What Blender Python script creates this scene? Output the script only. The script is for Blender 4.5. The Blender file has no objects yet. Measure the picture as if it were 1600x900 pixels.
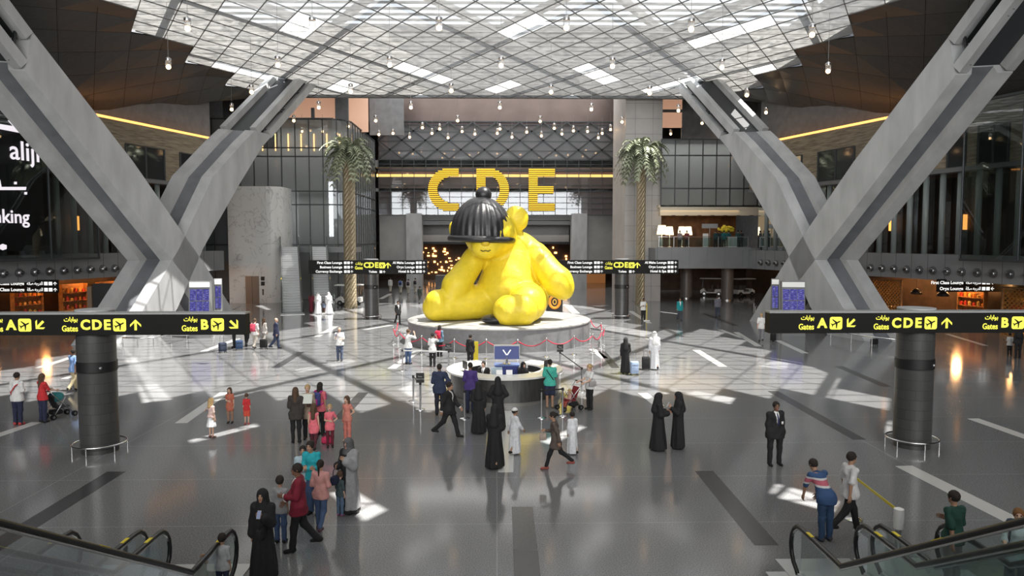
import bpy, bmesh, math, random
import numpy as np
from mathutils import Vector, Matrix
random.seed(7)
SC = bpy.context.scene
COL = SC.collection
PI = math.pi
# ---------------------------------------------------------------- camera, light, exposure
F = 1150.0; CAMH = 6.3
PITCH = math.atan(75/1150); YAW = math.atan(24/1150)
cd = bpy.data.cameras.new('camera'); cam = bpy.data.objects.new('camera', cd); COL.objects.link(cam)
cam.location = (0, 0, CAMH); cam.rotation_euler = (PI/2-PITCH, 0, -YAW)
cd.sensor_width = 36; cd.lens = 36*F/1600; cd.clip_start = .05; cd.clip_end = 500
SC.camera = cam
W = bpy.data.worlds.new('sky'); SC.world = W; W.use_nodes = True
bg = W.node_tree.nodes['Background']; bg.inputs[0].default_value = (.86, .93, 1, 1); bg.inputs[1].default_value = 2.2
sd = bpy.data.lights.new('sun', 'SUN'); sd.energy = 26; sd.angle = math.radians(.55); sd.color = (1, .96, .9)
sun = bpy.data.objects.new('sun', sd); COL.objects.link(sun)
SUNDIR = Vector((-math.cos(math.radians(70)), .06, -math.sin(math.radians(70)))).normalized()
sun.rotation_euler = SUNDIR.to_track_quat('-Z', 'Y').to_euler(); sun.location = (20, 30, 60)
def area(name, loc, aim, sx, sy, e, col=(1, 1, 1)):
    l = bpy.data.lights.new(name, 'AREA'); l.shape = 'RECTANGLE'; l.size = sx; l.size_y = sy; l.energy = e; l.color = col
    o = bpy.data.objects.new(name, l); COL.objects.link(o); o.location = loc; o.rotation_euler = Vector(aim).to_track_quat('-Z', 'Y').to_euler(); return o
area('fill_behind_viewer', (0, -7.5, 13), (0, 1, -.03), 60, 12, 3900, (1, .99, .97)).data.spread = math.radians(75)      # added fill behind the viewpoint, brightens upright faces down the hall
area('fill_far_hall', (0, 92, 25.9), (0, .1, -1), 30, 24, 6500, (1, .98, .95))            # added unseen fill in place of roof daylight in the far hall
area('gallery_fill_left', (-22.5, 81, 18.5), (0, .25, -1), 11, 3, 700, (1, .95, .88)); area('gallery_fill_left_low', (-22.5, 81.5, 10.9), (0, .3, -1), 11, 3, 420, (1, .96, .92))  # added fills behind the left glass wall, to lift its grey
area('gallery_fill_right', (21.5, 76.8, 16.2), (0, .3, -1), 9, 3, 420, (1, .95, .88))  # added fill that brightens the right glass block from inside
area('gallery_fill_far', (.5, 98.5, 21.2), (0, .3, -1), 28, 4, 900, (.95, 1, 1)); area('gallery_fill_far_low', (.5, 98.5, 12.6), (0, .3, -1), 28, 4, 600, (1, .96, .9))  # added fills inside the far facade so its glass and truss show
area('area_far_shops', (0, 108, 5.6), (0, -.3, -1), 24, 14, 900, (1, .9, .8))  # wide warm area lamp just under the closed shop ceiling
vs = SC.view_settings; vs.view_transform = 'Standard'; vs.look = 'None'; vs.gamma = 1; vs.use_curve_mapping = False; vs.exposure = .38
cy = SC.cycles
cy.use_denoising = True; cy.max_bounces = 7; cy.diffuse_bounces = 3; cy.glossy_bounces = 3; cy.transmission_bounces = 4
cy.transparent_max_bounces = 10; cy.sample_clamp_indirect = 4; cy.caustics_reflective = False; cy.caustics_refractive = False
cy.use_adaptive_sampling = True; cy.adaptive_threshold = .02
# ---------------------------------------------------------------- projection helpers (pixel of the 1600x900 frame -> place)
_R = Vector((math.cos(YAW), -math.sin(YAW), 0)); _fh = Vector((math.sin(YAW), math.cos(YAW), 0))
_Fw = _fh*math.cos(PITCH) - Vector((0, 0, math.sin(PITCH))); _U = _fh*math.sin(PITCH) + Vector((0, 0, math.cos(PITCH)))
def ray(px, py): return _R*((px-800)/F) + _U*((450-py)/F) + _Fw
def at(px, py, y):
    d = ray(px, py); t = y/d.y; return Vector((d.x*t, y, CAMH+d.z*t))
def flr(px, py, z=0.0):
    d = ray(px, py); t = (z-CAMH)/d.z; return Vector((d.x*t, d.y*t, z))
def atz(px, py, z): return flr(px, py, z)
# ---------------------------------------------------------------- materials
MATS = {}
def nt(name):
    m = bpy.data.materials.new(name); m.use_nodes = True; n = m.node_tree; n.nodes.clear()
    out = n.nodes.new('ShaderNodeOutputMaterial'); return m, n, out
def mat(name, col, rough=.5, metal=0, noise=0, nscale=8, bump=0, emit=None, es=0, spec=.5, stretch=None, alpha=None):
    if name in MATS: return MATS[name]
    m, n, out = nt(name); b = n.nodes.new('ShaderNodeBsdfPrincipled'); L = n.links.new
    b.inputs['Base Color'].default_value = (*col, 1); b.inputs['Roughness'].default_value = rough
    b.inputs['Metallic'].default_value = metal; b.inputs['Specular IOR Level'].default_value = spec
    if noise or bump:
        tc = n.nodes.new('ShaderNodeTexCoord'); src = tc.outputs['Object']
        if stretch:
            mp = n.nodes.new('ShaderNodeMapping'); mp.inputs['Scale'].default_value = stretch; L(src, mp.inputs[0]); src = mp.outputs[0]
        nz = n.nodes.new('ShaderNodeTexNoise'); nz.inputs['Scale'].default_value = nscale; nz.inputs['Detail'].default_value = 4
        L(src, nz.inputs['Vector'])
        if noise:
            r = n.nodes.new('ShaderNodeValToRGB'); e = r.color_ramp.elements
            e[0].position = .3; e[1].position = .7
            e[0].color = (*[c*(1-noise) for c in col], 1); e[1].color = (*[min(1, c*(1+noise)) for c in col], 1)
            L(nz.outputs[0], r.inputs[0]); L(r.outputs[0], b.inputs['Base Color'])
        if bump:
            bp = n.nodes.new('ShaderNodeBump'); bp.inputs['Strength'].default_value = bump; bp.inputs['Distance'].default_value = .05
            L(nz.outputs[0], bp.inputs['Height']); L(bp.outputs[0], b.inputs['Normal'])
    if emit:
        b.inputs['Emission Color'].default_value = (*emit, 1); b.inputs['Emission Strength'].default_value = es
    L(b.outputs[0], out.inputs[0]); MATS[name] = m; return m
def glassmat(name, tint, tr, refl_col=(.9, .95, 1), rough=.02, body=None):
    """thin pane: see-through share tr (tinted), the rest a body colour, with a fresnel mirror on top"""
    if name in MATS: return MATS[name]
    m, n, out = nt(name); L = n.links.new
    t = n.nodes.new('ShaderNodeBsdfTransparent'); t.inputs[0].default_value = (*tint, 1)
    base = t
    if body:
        d = n.nodes.new('ShaderNodeBsdfDiffuse'); d.inputs[0].default_value = (*body, 1)
        mx = n.nodes.new('ShaderNodeMixShader'); mx.inputs[0].default_value = tr
        L(d.outputs[0], mx.inputs[1]); L(t.outputs[0], mx.inputs[2]); base = mx
    g = n.nodes.new('ShaderNodeBsdfGlossy'); g.inputs[0].default_value = (*refl_col, 1); g.inputs['Roughness'].default_value = rough
    fr = n.nodes.new('ShaderNodeLayerWeight'); fr.inputs[0].default_value = .25
    m2 = n.nodes.new('ShaderNodeMixShader'); mr = n.nodes.new('ShaderNodeMath'); mr.operation = 'MULTIPLY_ADD'
    mr.inputs[1].default_value = .6; mr.inputs[2].default_value = .05; L(fr.outputs['Fresnel'], mr.inputs[0]); L(mr.outputs[0], m2.inputs[0])
    L(base.outputs[0], m2.inputs[1]); L(g.outputs[0], m2.inputs[2]); L(m2.outputs[0], out.inputs[0]); MATS[name] = m; return m
def emitmat(name, col, s):
    if name in MATS: return MATS[name]
    m, n, out = nt(name); e = n.nodes.new('ShaderNodeEmission'); e.inputs[0].default_value = (*col, 1); e.inputs[1].default_value = s
    n.links.new(e.outputs[0], out.inputs[0]); MATS[name] = m; return m
def skypane(name, transl, clear):
    """frosted skylight foil: part scatters daylight through, a small part lets the sun straight through"""
    m, n, out = nt(name); L = n.links.new
    tc = n.nodes.new('ShaderNodeTexCoord')
    nz = n.nodes.new('ShaderNodeTexNoise'); nz.inputs['Scale'].default_value = .9; nz.inputs['Detail'].default_value = 6; nz.inputs['Distortion'].default_value = 1.5
    L(tc.outputs['Object'], nz.inputs['Vector'])
    r = n.nodes.new('ShaderNodeValToRGB'); e = r.color_ramp.elements; e[0].position = .32; e[1].position = .68
    e[0].color = (*[transl*.5*c for c in (1, 1, .98)], 1); e[1].color = (*[transl*1.35*c for c in (1, .99, .96)], 1); L(nz.outputs[0], r.inputs[0])
    t = n.nodes.new('ShaderNodeBsdfTranslucent'); L(r.outputs[0], t.inputs[0])
    d = n.nodes.new('ShaderNodeBsdfDiffuse'); d.inputs[0].default_value = (.3, .3, .3, 1)
    a = n.nodes.new('ShaderNodeAddShader'); L(t.outputs[0], a.inputs[0]); L(d.outputs[0], a.inputs[1])
    tr = n.nodes.new('ShaderNodeBsdfTransparent'); mx = n.nodes.new('ShaderNodeMixShader'); mx.inputs[0].default_value = clear
    L(a.outputs[0], mx.inputs[1]); L(tr.outputs[0], mx.inputs[2]); L(mx.outputs[0], out.inputs[0]); MATS[name] = m; return m
# ---------------------------------------------------------------- mesh builder
class MB:
    def __init__(s): s.v = []; s.f = []; s.m = []
    def add(s, V, Fs, mi=0):
        o = len(s.v); s.v += [tuple(p) for p in V]
        for f in Fs: s.f.append(tuple(i+o for i in f)); s.m.append(mi)
        return s
    def box(s, c, d, rz=0, mi=0, M=None):
        x, y, z = d[0]/2, d[1]/2, d[2]/2
        V = [Vector((a*x, b*y, e*z)) for a in (-1, 1) for b in (-1, 1) for e in (-1, 1)]
        R = Matrix.Rotation(rz, 3, 'Z') if M is None else M
        V = [R @ p + Vector(c) for p in V]
        return s.add(V, [(0, 1, 3, 2), (4, 6, 7, 5), (0, 4, 5, 1), (2, 3, 7, 6), (0, 2, 6, 4), (1, 5, 7, 3)], mi)
    def bar(s, a, b, w, h, mi=0, up=(0, 0, 1)):
        a = Vector(a); b = Vector(b); t = (b-a).normalized(); u = Vector(up)
        x = t.cross(u)
        if x.length < 1e-4: x = t.cross(Vector((1, 0, 0)))
        x.normalize(); u = x.cross(t)
        V = [p + x*(i*w/2) + u*(j*h/2) for p in (a, b) for i, j in ((-1, -1), (1, -1), (1, 1), (-1, 1))]
        return s.add(V, [(3, 2, 1, 0), (4, 5, 6, 7), (0, 1, 5, 4), (1, 2, 6, 5), (2, 3, 7, 6), (3, 0, 4, 7)], mi)
    def prism(s, P, ext, mi=0):
        n = len(P); e = Vector(ext); A = [Vector(p) for p in P]
        return s.add(A+[p+e for p in A], [tuple(range(n))[::-1], tuple(range(n, 2*n))]+[(i, (i+1) % n, n+(i+1) % n, n+i) for i in range(n)], mi)
    def tube(s, P, r, n=8, mi=0, cap=True, closed=False):
        P = [Vector(p) for p in P]; k = len(P); V = []; Fs = []
        rr = r if isinstance(r, (list, tuple)) else [r]*k
        prev = None
        for i, p in enumerate(P):
            if closed: t = P[(i+1) % k]-P[i-1]
            else: t = P[min(i+1, k-1)]-P[max(i-1, 0)]
            t.normalize()
            if prev is None:
                u = t.cross(Vector((0, 0, 1)))
                if u.length < 1e-3: u = t.cross(Vector((1, 0, 0)))
            else: u = prev - t*prev.dot(t)
            u.normalize(); prev = u; w = t.cross(u)
            V += [p + (u*math.cos(2*PI*j/n) + w*math.sin(2*PI*j/n))*rr[i] for j in range(n)]
        for i in range(k if closed else k-1):
            for j in range(n):
                a = i*n+j; b = i*n+(j+1) % n; c = ((i+1) % k)*n+(j+1) % n; d = ((i+1) % k)*n+j
                Fs.append((a, b, c, d))
        if cap and not closed: Fs += [tuple(range(n))[::-1], tuple((k-1)*n+j for j in range(n))]
        return s.add(V, Fs, mi)
    def lathe(s, prof, n=24, c=(0, 0, 0), mi=0, sy=1):
        V = [(c[0]+r*math.cos(2*PI*j/n), c[1]+sy*r*math.sin(2*PI*j/n), c[2]+z) for r, z in prof for j in range(n)]
        Fs = [(i*n+j, i*n+(j+1) % n, (i+1)*n+(j+1) % n, (i+1)*n+j) for i in range(len(prof)-1) for j in range(n)]
        if prof[0][0] > 1e-4: Fs.append(tuple(range(n))[::-1])
        if prof[-1][0] > 1e-4: Fs.append(tuple((len(prof)-1)*n+j for j in range(n)))
        return s.add(V, Fs, mi)
    def cyl(s, c, r, h, n=20, mi=0): return s.lathe([(r, 0), (r, h)], n, c, mi)
    def ball(s, c, r, n=12, mi=0, sc=(1, 1, 1)):
        k = n//2+1; V = []; Fs = []
        for i in range(k+1):
            a = PI*i/k
            V += [(c[0]+sc[0]*r*math.sin(a)*math.cos(2*PI*j/n), c[1]+sc[1]*r*math.sin(a)*math.sin(2*PI*j/n), c[2]-sc[2]*r*math.cos(a)) for j in range(n)]
        Fs = [(i*n+j, i*n+(j+1) % n, (i+1)*n+(j+1) % n, (i+1)*n+j) for i in range(k) for j in range(n)]
        return s.add(V, Fs, mi)
    def build(s, name, m, parent=None, smooth=False, angle=None):
        me = bpy.data.meshes.new(name); me.from_pydata(s.v, [], s.f); me.validate()
        for x in (m if isinstance(m, (list, tuple)) else [m]): me.materials.append(x)
        if isinstance(m, (list, tuple)) and len(s.m) == len(me.polygons): me.polygons.foreach_set('material_index', s.m)
        if smooth: me.polygons.foreach_set('use_smooth', [True]*len(me.polygons))
        o = bpy.data.objects.new(name, me); COL.objects.link(o)
        if parent: o.parent = parent
        if smooth and angle:
            try: me.set_sharp_from_angle(angle=math.radians(angle))
            except Exception: pass
        return o
def fixn(o):
    bm = bmesh.new(); bm.from_mesh(o.data); bmesh.ops.recalc_face_normals(bm, faces=bm.faces); bm.to_mesh(o.data); bm.free(); return o
def tag(o, label=None, cat=None, group=None, kind=None):
    if label: o['label'] = label
    if cat: o['category'] = cat
    if group: o['group'] = group
    if kind: o['kind'] = kind
    return o
def thing(name, label, cat, loc=(0, 0, 0), rz=0, group=None):
    o = bpy.data.objects.new(name, None); COL.objects.link(o); o.empty_display_size = .2
    o.location = loc; o.rotation_euler = (0, 0, rz); return tag(o, label, cat, group)
def struct(o): o['kind'] = 'structure'; return o
def dup(root, loc=None, rz=None, label=None, group=None):
    r = root.copy(); COL.objects.link(r)
    if loc is not None: r.location = loc
    if rz is not None: r.rotation_euler = (0, 0, rz)
    if label: r['label'] = label
    if group: r['group'] = group
    for ch in list(root.children):
        c = ch.copy(); COL.objects.link(c); c.parent = r
        for g in ch.children:
            d = g.copy(); COL.objects.link(d); d.parent = c
    return r
_tc = {}
def text_geo(s, size, ext=.0, align='CENTER', bold=0):
    """lettering as mesh data in its own XY plane"""
    cu = bpy.data.curves.new('t', 'FONT'); cu.body = s; cu.size = size; cu.extrude = ext; cu.align_x = align; cu.align_y = 'CENTER'; cu.resolution_u = 3
    cu.offset = bold
    o = bpy.data.objects.new('t', cu); COL.objects.link(o)
    dg = bpy.context.evaluated_depsgraph_get(); me = bpy.data.meshes.new_from_object(o.evaluated_get(dg))
    V = [v.co.copy() for v in me.vertices]; Fs = [tuple(p.vertices) for p in me.polygons]
    bpy.data.objects.remove(o); bpy.data.curves.remove(cu); bpy.data.meshes.remove(me)
    return V, Fs
def text_to(mb, s, size, pos, ux=(1, 0, 0), uy=(0, 0, 1), ext=.004, align='CENTER', bold=0, mi=0, width=None):
    V, Fs = text_geo(s, size, ext, align, bold)
    ux = Vector(ux); uy = Vector(uy); un = ux.cross(uy); k = 1
    if width and V:
        w = max(v.x for v in V)-min(v.x for v in V); k = width/w if w else 1
    mb.add([Vector(pos)+ux*(v.x*k)+uy*v.y+un*v.z for v in V], Fs, mi)
# ================================================================ SETTING
conc = mat('concrete', (.33, .335, .34), .55, noise=.16, nscale=1.3, bump=.05, stretch=(1, 1, .35))
conc_dk = mat('concrete_dark', (.17, .175, .185), .6, noise=.15, nscale=1.5)
steel_dk = mat('steel_dark', (.035, .037, .04), .5, .3)
mull = mat('mullion_grey', (.06, .065, .07), .45, .5)
fascia = mat('fascia_grey', (.21, .215, .225), .5, noise=.06, nscale=.8)
darkpanel = mat('ceiling_panel', (.07, .07, .07), .36, noise=.25, nscale=3, stretch=(1, 6, 1), spec=.55)
seam = mat('seam_black', (.012, .012, .012), .8)
frame_lt = mat('frame_grey', (.16, .165, .17), .5)
chrome = mat('chrome', (.72, .72, .72), .18, 1)
steel = mat('steel', (.5, .5, .51), .3, 1)
black = mat('black', (.012, .012, .013), .45)
blackgl = mat('black_gloss', (.01, .01, .012), .12)
white = mat('white', (.8, .8, .79), .5)
brown_in = mat('brown_interior', (.075, .045, .03), .6, noise=.3, nscale=1.5)
orange_in = mat('orange_interior', (.4, .16, .05), .6, noise=.3, nscale=2.2)
grey_in = mat('grey_interior', (.23, .235, .24), .6, noise=.1, nscale=.5)
dark_in = mat('dark_interior', (.025, .024, .024), .6)
cream = mat('cream', (.72, .64, .5), .6)
warm_e = emitmat('warm_light', (1, .55, .2), 7); amber_e = emitmat('amber_light', (1, .38, .08), 5); white_e = emitmat('white_light', (1, .93, .85), 5)
def stonemat(name, c1, c2, scale, stretch, rough=.45, lo=.35, hi=.65):
    m, n, out = nt(name); L = n.links.new; b = n.nodes.new('ShaderNodeBsdfPrincipled'); b.inputs['Roughness'].default_value = rough
    tc = n.nodes.new('ShaderNodeTexCoord'); mp = n.nodes.new('ShaderNodeMapping'); mp.inputs['Scale'].default_value = stretch
    L(tc.outputs['Object'], mp.inputs[0]); nz = n.nodes.new('ShaderNodeTexNoise'); nz.inputs['Scale'].default_value = scale; nz.inputs['Detail'].default_value = 6
    L(mp.outputs[0], nz.inputs['Vector']); r = n.nodes.new('ShaderNodeValToRGB'); e = r.color_ramp.elements
    e[0].position = lo; e[1].position = hi; e[0].color = (*c1, 1); e[1].color = (*c2, 1); L(nz.outputs[0], r.inputs[0])
    L(r.outputs[0], b.inputs['Base Color']); L(b.outputs[0], out.inputs[0]); return m
travertine = stonemat('travertine', (.16, .125, .08), (.33, .275, .195), 1.6, (.5, .5, 5))
def marblemat():
    m, n, out = nt('marble'); L = n.links.new; b = n.nodes.new('ShaderNodeBsdfPrincipled'); b.inputs['Roughness'].default_value = .35
    tc = n.nodes.new('ShaderNodeTexCoord'); nz = n.nodes.new('ShaderNodeTexNoise'); nz.inputs['Scale'].default_value = .35; nz.inputs['Detail'].default_value = 9; nz.inputs['Distortion'].default_value = 2.2
    L(tc.outputs['Object'], nz.inputs['Vector'])
    s = n.nodes.new('ShaderNodeMath'); s.operation = 'SUBTRACT'; s.inputs[1].default_value = .5; L(nz.outputs[0], s.inputs[0])
    a = n.nodes.new('ShaderNodeMath'); a.operation = 'ABSOLUTE'; L(s.outputs[0], a.inputs[0])
    r = n.nodes.new('ShaderNodeValToRGB'); e = r.color_ramp.elements; e[0].position = 0; e[1].position = .012; e[0].color = (.5, .5, .49, 1); e[1].color = (.84, .84, .82, 1)
    L(a.outputs[0], r.inputs[0]); L(r.outputs[0], b.inputs['Base Color']); L(b.outputs[0], out.inputs[0]); return m
marble = marblemat()
def floormat():
    m, n, out = nt('terrazzo'); L = n.links.new; b = n.nodes.new('ShaderNodeBsdfPrincipled')
    tc = n.nodes.new('ShaderNodeTexCoord')
    v = n.nodes.new('ShaderNodeTexNoise'); v.inputs['Scale'].default_value = 38; v.inputs['Detail'].default_value = 2; L(tc.outputs['Object'], v.inputs['Vector'])
    r = n.nodes.new('ShaderNodeValToRGB'); e = r.color_ramp.elements; e[0].position = .35; e[1].position = .68
    e[0].color = (.125, .127, .131, 1); e[1].color = (.275, .278, .283, 1); L(v.outputs[0], r.inputs[0])
    # joints of the big slabs
    br = n.nodes.new('ShaderNodeTexBrick'); br.offset = 0; br.inputs['Scale'].default_value = 1; br.inputs['Brick Width'].default_value = 11.5; br.inputs['Row Height'].default_value = 3.2
    br.inputs['Mortar Size'].default_value = .012; br.inputs['Color1'].default_value = (1, 1, 1, 1); br.inputs['Color2'].default_value = (.95, .95, .95, 1); br.inputs['Mortar'].default_value = (1.5, 1.5, 1.5, 1)
    L(tc.outputs['Object'], br.inputs['Vector'])
    mx = n.nodes.new('ShaderNodeMix'); mx.data_type = 'RGBA'; mx.blend_type = 'MULTIPLY'; mx.inputs[0].default_value = 1
    L(r.outputs[0], mx.inputs[6]); L(br.outputs[0], mx.inputs[7]); L(mx.outputs[2], b.inputs['Base Color'])
    b.inputs['Roughness'].default_value = .11; b.inputs['Specular IOR Level'].default_value = .5; L(b.outputs[0], out.inputs[0]); return m
terrazzo = floormat()
# ---------------- floor
mb = MB(); mb.add([(-60, -8, 0), (60, -8, 0), (60, 140, 0), (-60, 140, 0)], [(0, 1, 2, 3)])
struct(mb.build('floor', terrazzo))
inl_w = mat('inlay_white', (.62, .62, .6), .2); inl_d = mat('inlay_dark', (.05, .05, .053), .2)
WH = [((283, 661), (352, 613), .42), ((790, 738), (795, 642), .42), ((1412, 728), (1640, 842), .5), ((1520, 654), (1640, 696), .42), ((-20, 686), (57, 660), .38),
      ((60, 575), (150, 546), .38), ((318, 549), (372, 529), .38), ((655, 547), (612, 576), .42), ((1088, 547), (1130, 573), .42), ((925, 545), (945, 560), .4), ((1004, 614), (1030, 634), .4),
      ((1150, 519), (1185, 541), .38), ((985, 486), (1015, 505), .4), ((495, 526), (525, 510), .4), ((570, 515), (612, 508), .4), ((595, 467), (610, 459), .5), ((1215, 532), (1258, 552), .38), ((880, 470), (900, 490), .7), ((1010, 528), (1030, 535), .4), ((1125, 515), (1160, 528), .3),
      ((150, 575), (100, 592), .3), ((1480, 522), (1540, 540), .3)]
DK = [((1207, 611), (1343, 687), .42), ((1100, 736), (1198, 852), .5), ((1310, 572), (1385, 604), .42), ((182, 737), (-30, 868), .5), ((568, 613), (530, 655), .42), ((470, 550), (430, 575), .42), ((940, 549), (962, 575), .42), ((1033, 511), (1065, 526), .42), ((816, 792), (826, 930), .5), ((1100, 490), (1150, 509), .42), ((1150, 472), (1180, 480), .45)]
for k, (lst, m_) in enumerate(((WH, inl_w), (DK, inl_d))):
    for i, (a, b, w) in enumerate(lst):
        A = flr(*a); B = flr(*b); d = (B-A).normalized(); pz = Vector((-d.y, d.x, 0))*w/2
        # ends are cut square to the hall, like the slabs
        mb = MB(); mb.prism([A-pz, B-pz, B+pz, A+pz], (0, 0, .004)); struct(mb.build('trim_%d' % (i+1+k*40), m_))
# ---------------- skylight: diamond grid of foil panels over steel
S = 2.43; K = .577; ZS = 20.3; YEND = 35*S/(2*K)
def cell(i, j):
    P = []
    for a, b in ((i, j), (i, j+1), (i+1, j+1), (i+1, j)):
        c1 = S*a; c2 = S*b; P.append(((c1+c2)/2, (c2-c1)/(2*K)))
    return P
def clipy(P, y0, y1):
    for sgn, lim in ((1, y1), (-1, -y0)):
        Q = []
        for k in range(len(P)):
            a = P[k]; b = P[(k+1) % len(P)]; fa = sgn*a[1]-lim; fb = sgn*b[1]-lim
            if fa <= 0: Q.append(a)
            if fa*fb < -1e-9: t = fa/(fa-fb); Q.append((a[0]+(b[0]-a[0])*t, a[1]+(b[1]-a[1])*t))
        P = Q
        if len(P) < 3: return []
    return P
def xw(y): return 45.25-.285*y
def zw(y): return max(16.0, 16.9+.19*(y-57))
def zc(x, y):
    a = abs(x); w = max(24.6, xw(y))
    if a <= 23.6: return ZS
    t = min(1.25, (a-23.6)/(w-23.6)); return ZS-(t**1.25)*(ZS-zw(y))
def insky(i, j):
    I, J = 2*(i//2)+1, 2*(j//2)+1; x = S*(I+J)/2
    return abs(x) < 23.9
def cid(x, y): return (math.floor((x-K*y)/S), math.floor((x+K*y)/S))
TS = (ZS)/-SUNDIR.z
def up(p): return (p[0]-SUNDIR.x*TS, p[1]-SUNDIR.y*TS)       # where the sun's path to a floor point crosses the ceiling
clearset = set()
# panes left clear: seen in the ceiling, and those above the bright patches on the floor
def runclear(x, y, n, fam):
    i, j = cid(x, y)
    for k in range(n): clearset.add((i+k, j) if fam else (i, j+k))
for px, py, n, fam in ((463, 48, 2, 1), (785, 47, 2, 1), (1085, 60, 3, 1), (367, 105, 3, 0), (650, 103, 3, 0), (905, 103, 3, 0), (1180, 112, 2, 0), (1012, 139, 3, 1), (540, 136, 2, 1), (780, 136, 2, 1), (455, 153, 2, 0), (668, 152, 2, 0), (885, 153, 2, 0), (1095, 155, 2, 0)):
    p = atz(px, py, ZS); runclear(p.x, p.y, n, fam)
skyclear = []
FLOORPATCH = [((516, 770), (553, 767), (603, 797), (570, 814)), ((296, 688), (398, 662), (404, 666), (300, 692)), ((1192, 764), (1207, 754), (1224, 758), (1208, 772)), ((1218, 778), (1236, 762), (1310, 782), (1300, 800)),
   ((846, 690), (905, 664), (915, 667), (862, 695)), ((196, 560), (214, 558), (214, 566), (196, 566)), ((213, 602), (246, 600), (268, 624), (224, 630)), ((460, 578), (548, 560), (556, 566), (470, 582)),
   ((870, 570), (905, 560), (905, 566), (880, 574)), ((622, 608), (643, 601), (652, 620), (652, 626)), ((1185, 572), (1226, 558), (1236, 562), (1228, 578)), ((1032, 612), (1054, 607), (1062, 612), (1038, 616)), ((1066, 616), (1088, 611), (1148, 622), (1140, 632)), ((1382, 668), (1392, 656), (1392, 674), (1386, 678))]
def inpoly(p, P):
    r = False
    for k in range(len(P)):
        a = P[k]; b = P[k-1]
        if (a[1] > p[1]) != (b[1] > p[1]) and p[0] < (b[0]-a[0])*(p[1]-a[1])/(b[1]-a[1])+a[0]: r = not r
    return r
HOLES = []
for q in FLOORPATCH:
    P = [up(flr(*c)) for c in q]; HOLES.append(P)
pan = [MB(), MB()]
def in_zone(x, y):
    fx = x+SUNDIR.x*TS; fy = y+SUNDIR.y*TS
    # front border runs in shallow arcs
    if y > 50 and (fx < -13.5 or fx > 10.5): return False      # braces stand there
    return fy > 28.2+1.6*abs(math.sin((fx+4)*.16)) and -24 < fx < 15.5+max(0, 40-y)*.35
def cut(poly, hole):
    """poly minus hole, both convex: outside pieces"""
    def area(P): return sum(P[k-1][0]*P[k][1]-P[k][0]*P[k-1][1] for k in range(len(P)))
    if area(hole) < 0: hole = hole[::-1]
    out = []; rem = poly
    for k in range(len(hole)):
        a = hole[k-1]; b = hole[k]; ins = []; ous = []
        f = lambda p: (b[0]-a[0])*(p[1]-a[1])-(b[1]-a[1])*(p[0]-a[0])
        for m in range(len(rem)):
            p = rem[m]; q = rem[(m+1) % len(rem)]; fp = f(p); fq = f(q)
            (ins if fp >= 0 else ous).append(p)
            if fp*fq < 0: t = fp/(fp-fq); c = (p[0]+(q[0]-p[0])*t, p[1]+(q[1]-p[1])*t); ins.append(c); ous.append(c)
        if len(ous) > 2: out.append(ous)
        rem = ins
        if len(rem) < 3: return [poly]
    return out
YN = -6.0
dk = MB(); bk = MB(); clr = MB()
for H in HOLES: clr.add([(a, b, ZS) for a, b in H], [tuple(range(len(H)))])
for i in range(-50, 40):
    for j in range(-30, 50):
        P0 = cell(i, j); cx = sum(p[0] for p in P0)/4; cyy = sum(p[1] for p in P0)/4
        if cyy < YN-2 or cyy > YEND+1 or abs(cx) > 50: continue
        P = clipy(P0, YN, YEND)
        if not P: continue
        if insky(i, j):
            if (i, j) in clearset: clr.add([(a, b, ZS) for a, b in P], [tuple(range(len(P)))]); continue
            polys = [P]
            for H in HOLES:
                if min(abs(h[0]-cx)+abs(h[1]-cyy) for h in H) < 14:
                    polys = [q for p in polys for q in cut(p, H)]
            z = 1 if in_zone(cx, cyy) else 0
            for p in polys: pan[z].add([(a, b, ZS) for a, b in p], [tuple(range(len(p)))])
        elif abs(cx) < xw(cyy)+2.2:
            mx_ = sum(p[0] for p in P)/len(P); my = sum(p[1] for p in P)/len(P)
            Q = [(mx_+(a-mx_)*.987, my+(b-my)*.987) for a, b in P]
            dk.add([(a, b, zc(a, b)) for a, b in Q], [tuple(range(len(Q)))])
            bk.add([(a, b, zc(a, b)+.07) for a, b in P], [tuple(range(len(P)))])
sky_a = skypane('foil_shade', .053, .0); sky_b = skypane('foil_sun', .04, .3)
struct(clr.build('window_4', skypane('clear_pane', .36, .6)))
w1 = struct(pan[0].build('window_1', sky_a)); struct(pan[1].build('window_2', sky_b))
struct(dk.build('ceiling', darkpanel)); struct(bk.build('ceiling_backing', seam))
# steel under and over the foil
mu = MB(); mj = MB(); bars = MB()
for fam in (1, -1):
    for k in range(-40, 70):
        c = S*k                                # x = c + fam*K*y
        ys = [y for y in [YN+q*.1 for q in range(int((YEND-YN)*10)+1)] if abs(c+fam*K*y) < 24.2]
        if fam == -1: pass
        if len(ys) < 4: continue
        y0, y1 = ys[0], ys[-1]
        mu.bar((c+fam*K*y0, y0, ZS-.03), (c+fam*K*y1, y1, ZS-.03), .045, .06)
        if k % 5 == (2 if fam == 1 else 3):
            mj.bar((c+fam*K*y0, y0, ZS+1.2), (c+fam*K*y1, y1, ZS+1.2), .34, .5)
struct(mu.build('window_3', mat('mullion_light', (.13, .13, .13), .5)))
y = YN+.4
while y < YEND: bars.box((0, y, ZS+.45), (48, .09, .14)); y += 1.2
struct(bars.build('trim_90', frame_lt)); struct(mj.build('trim_91', frame_lt))
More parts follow.
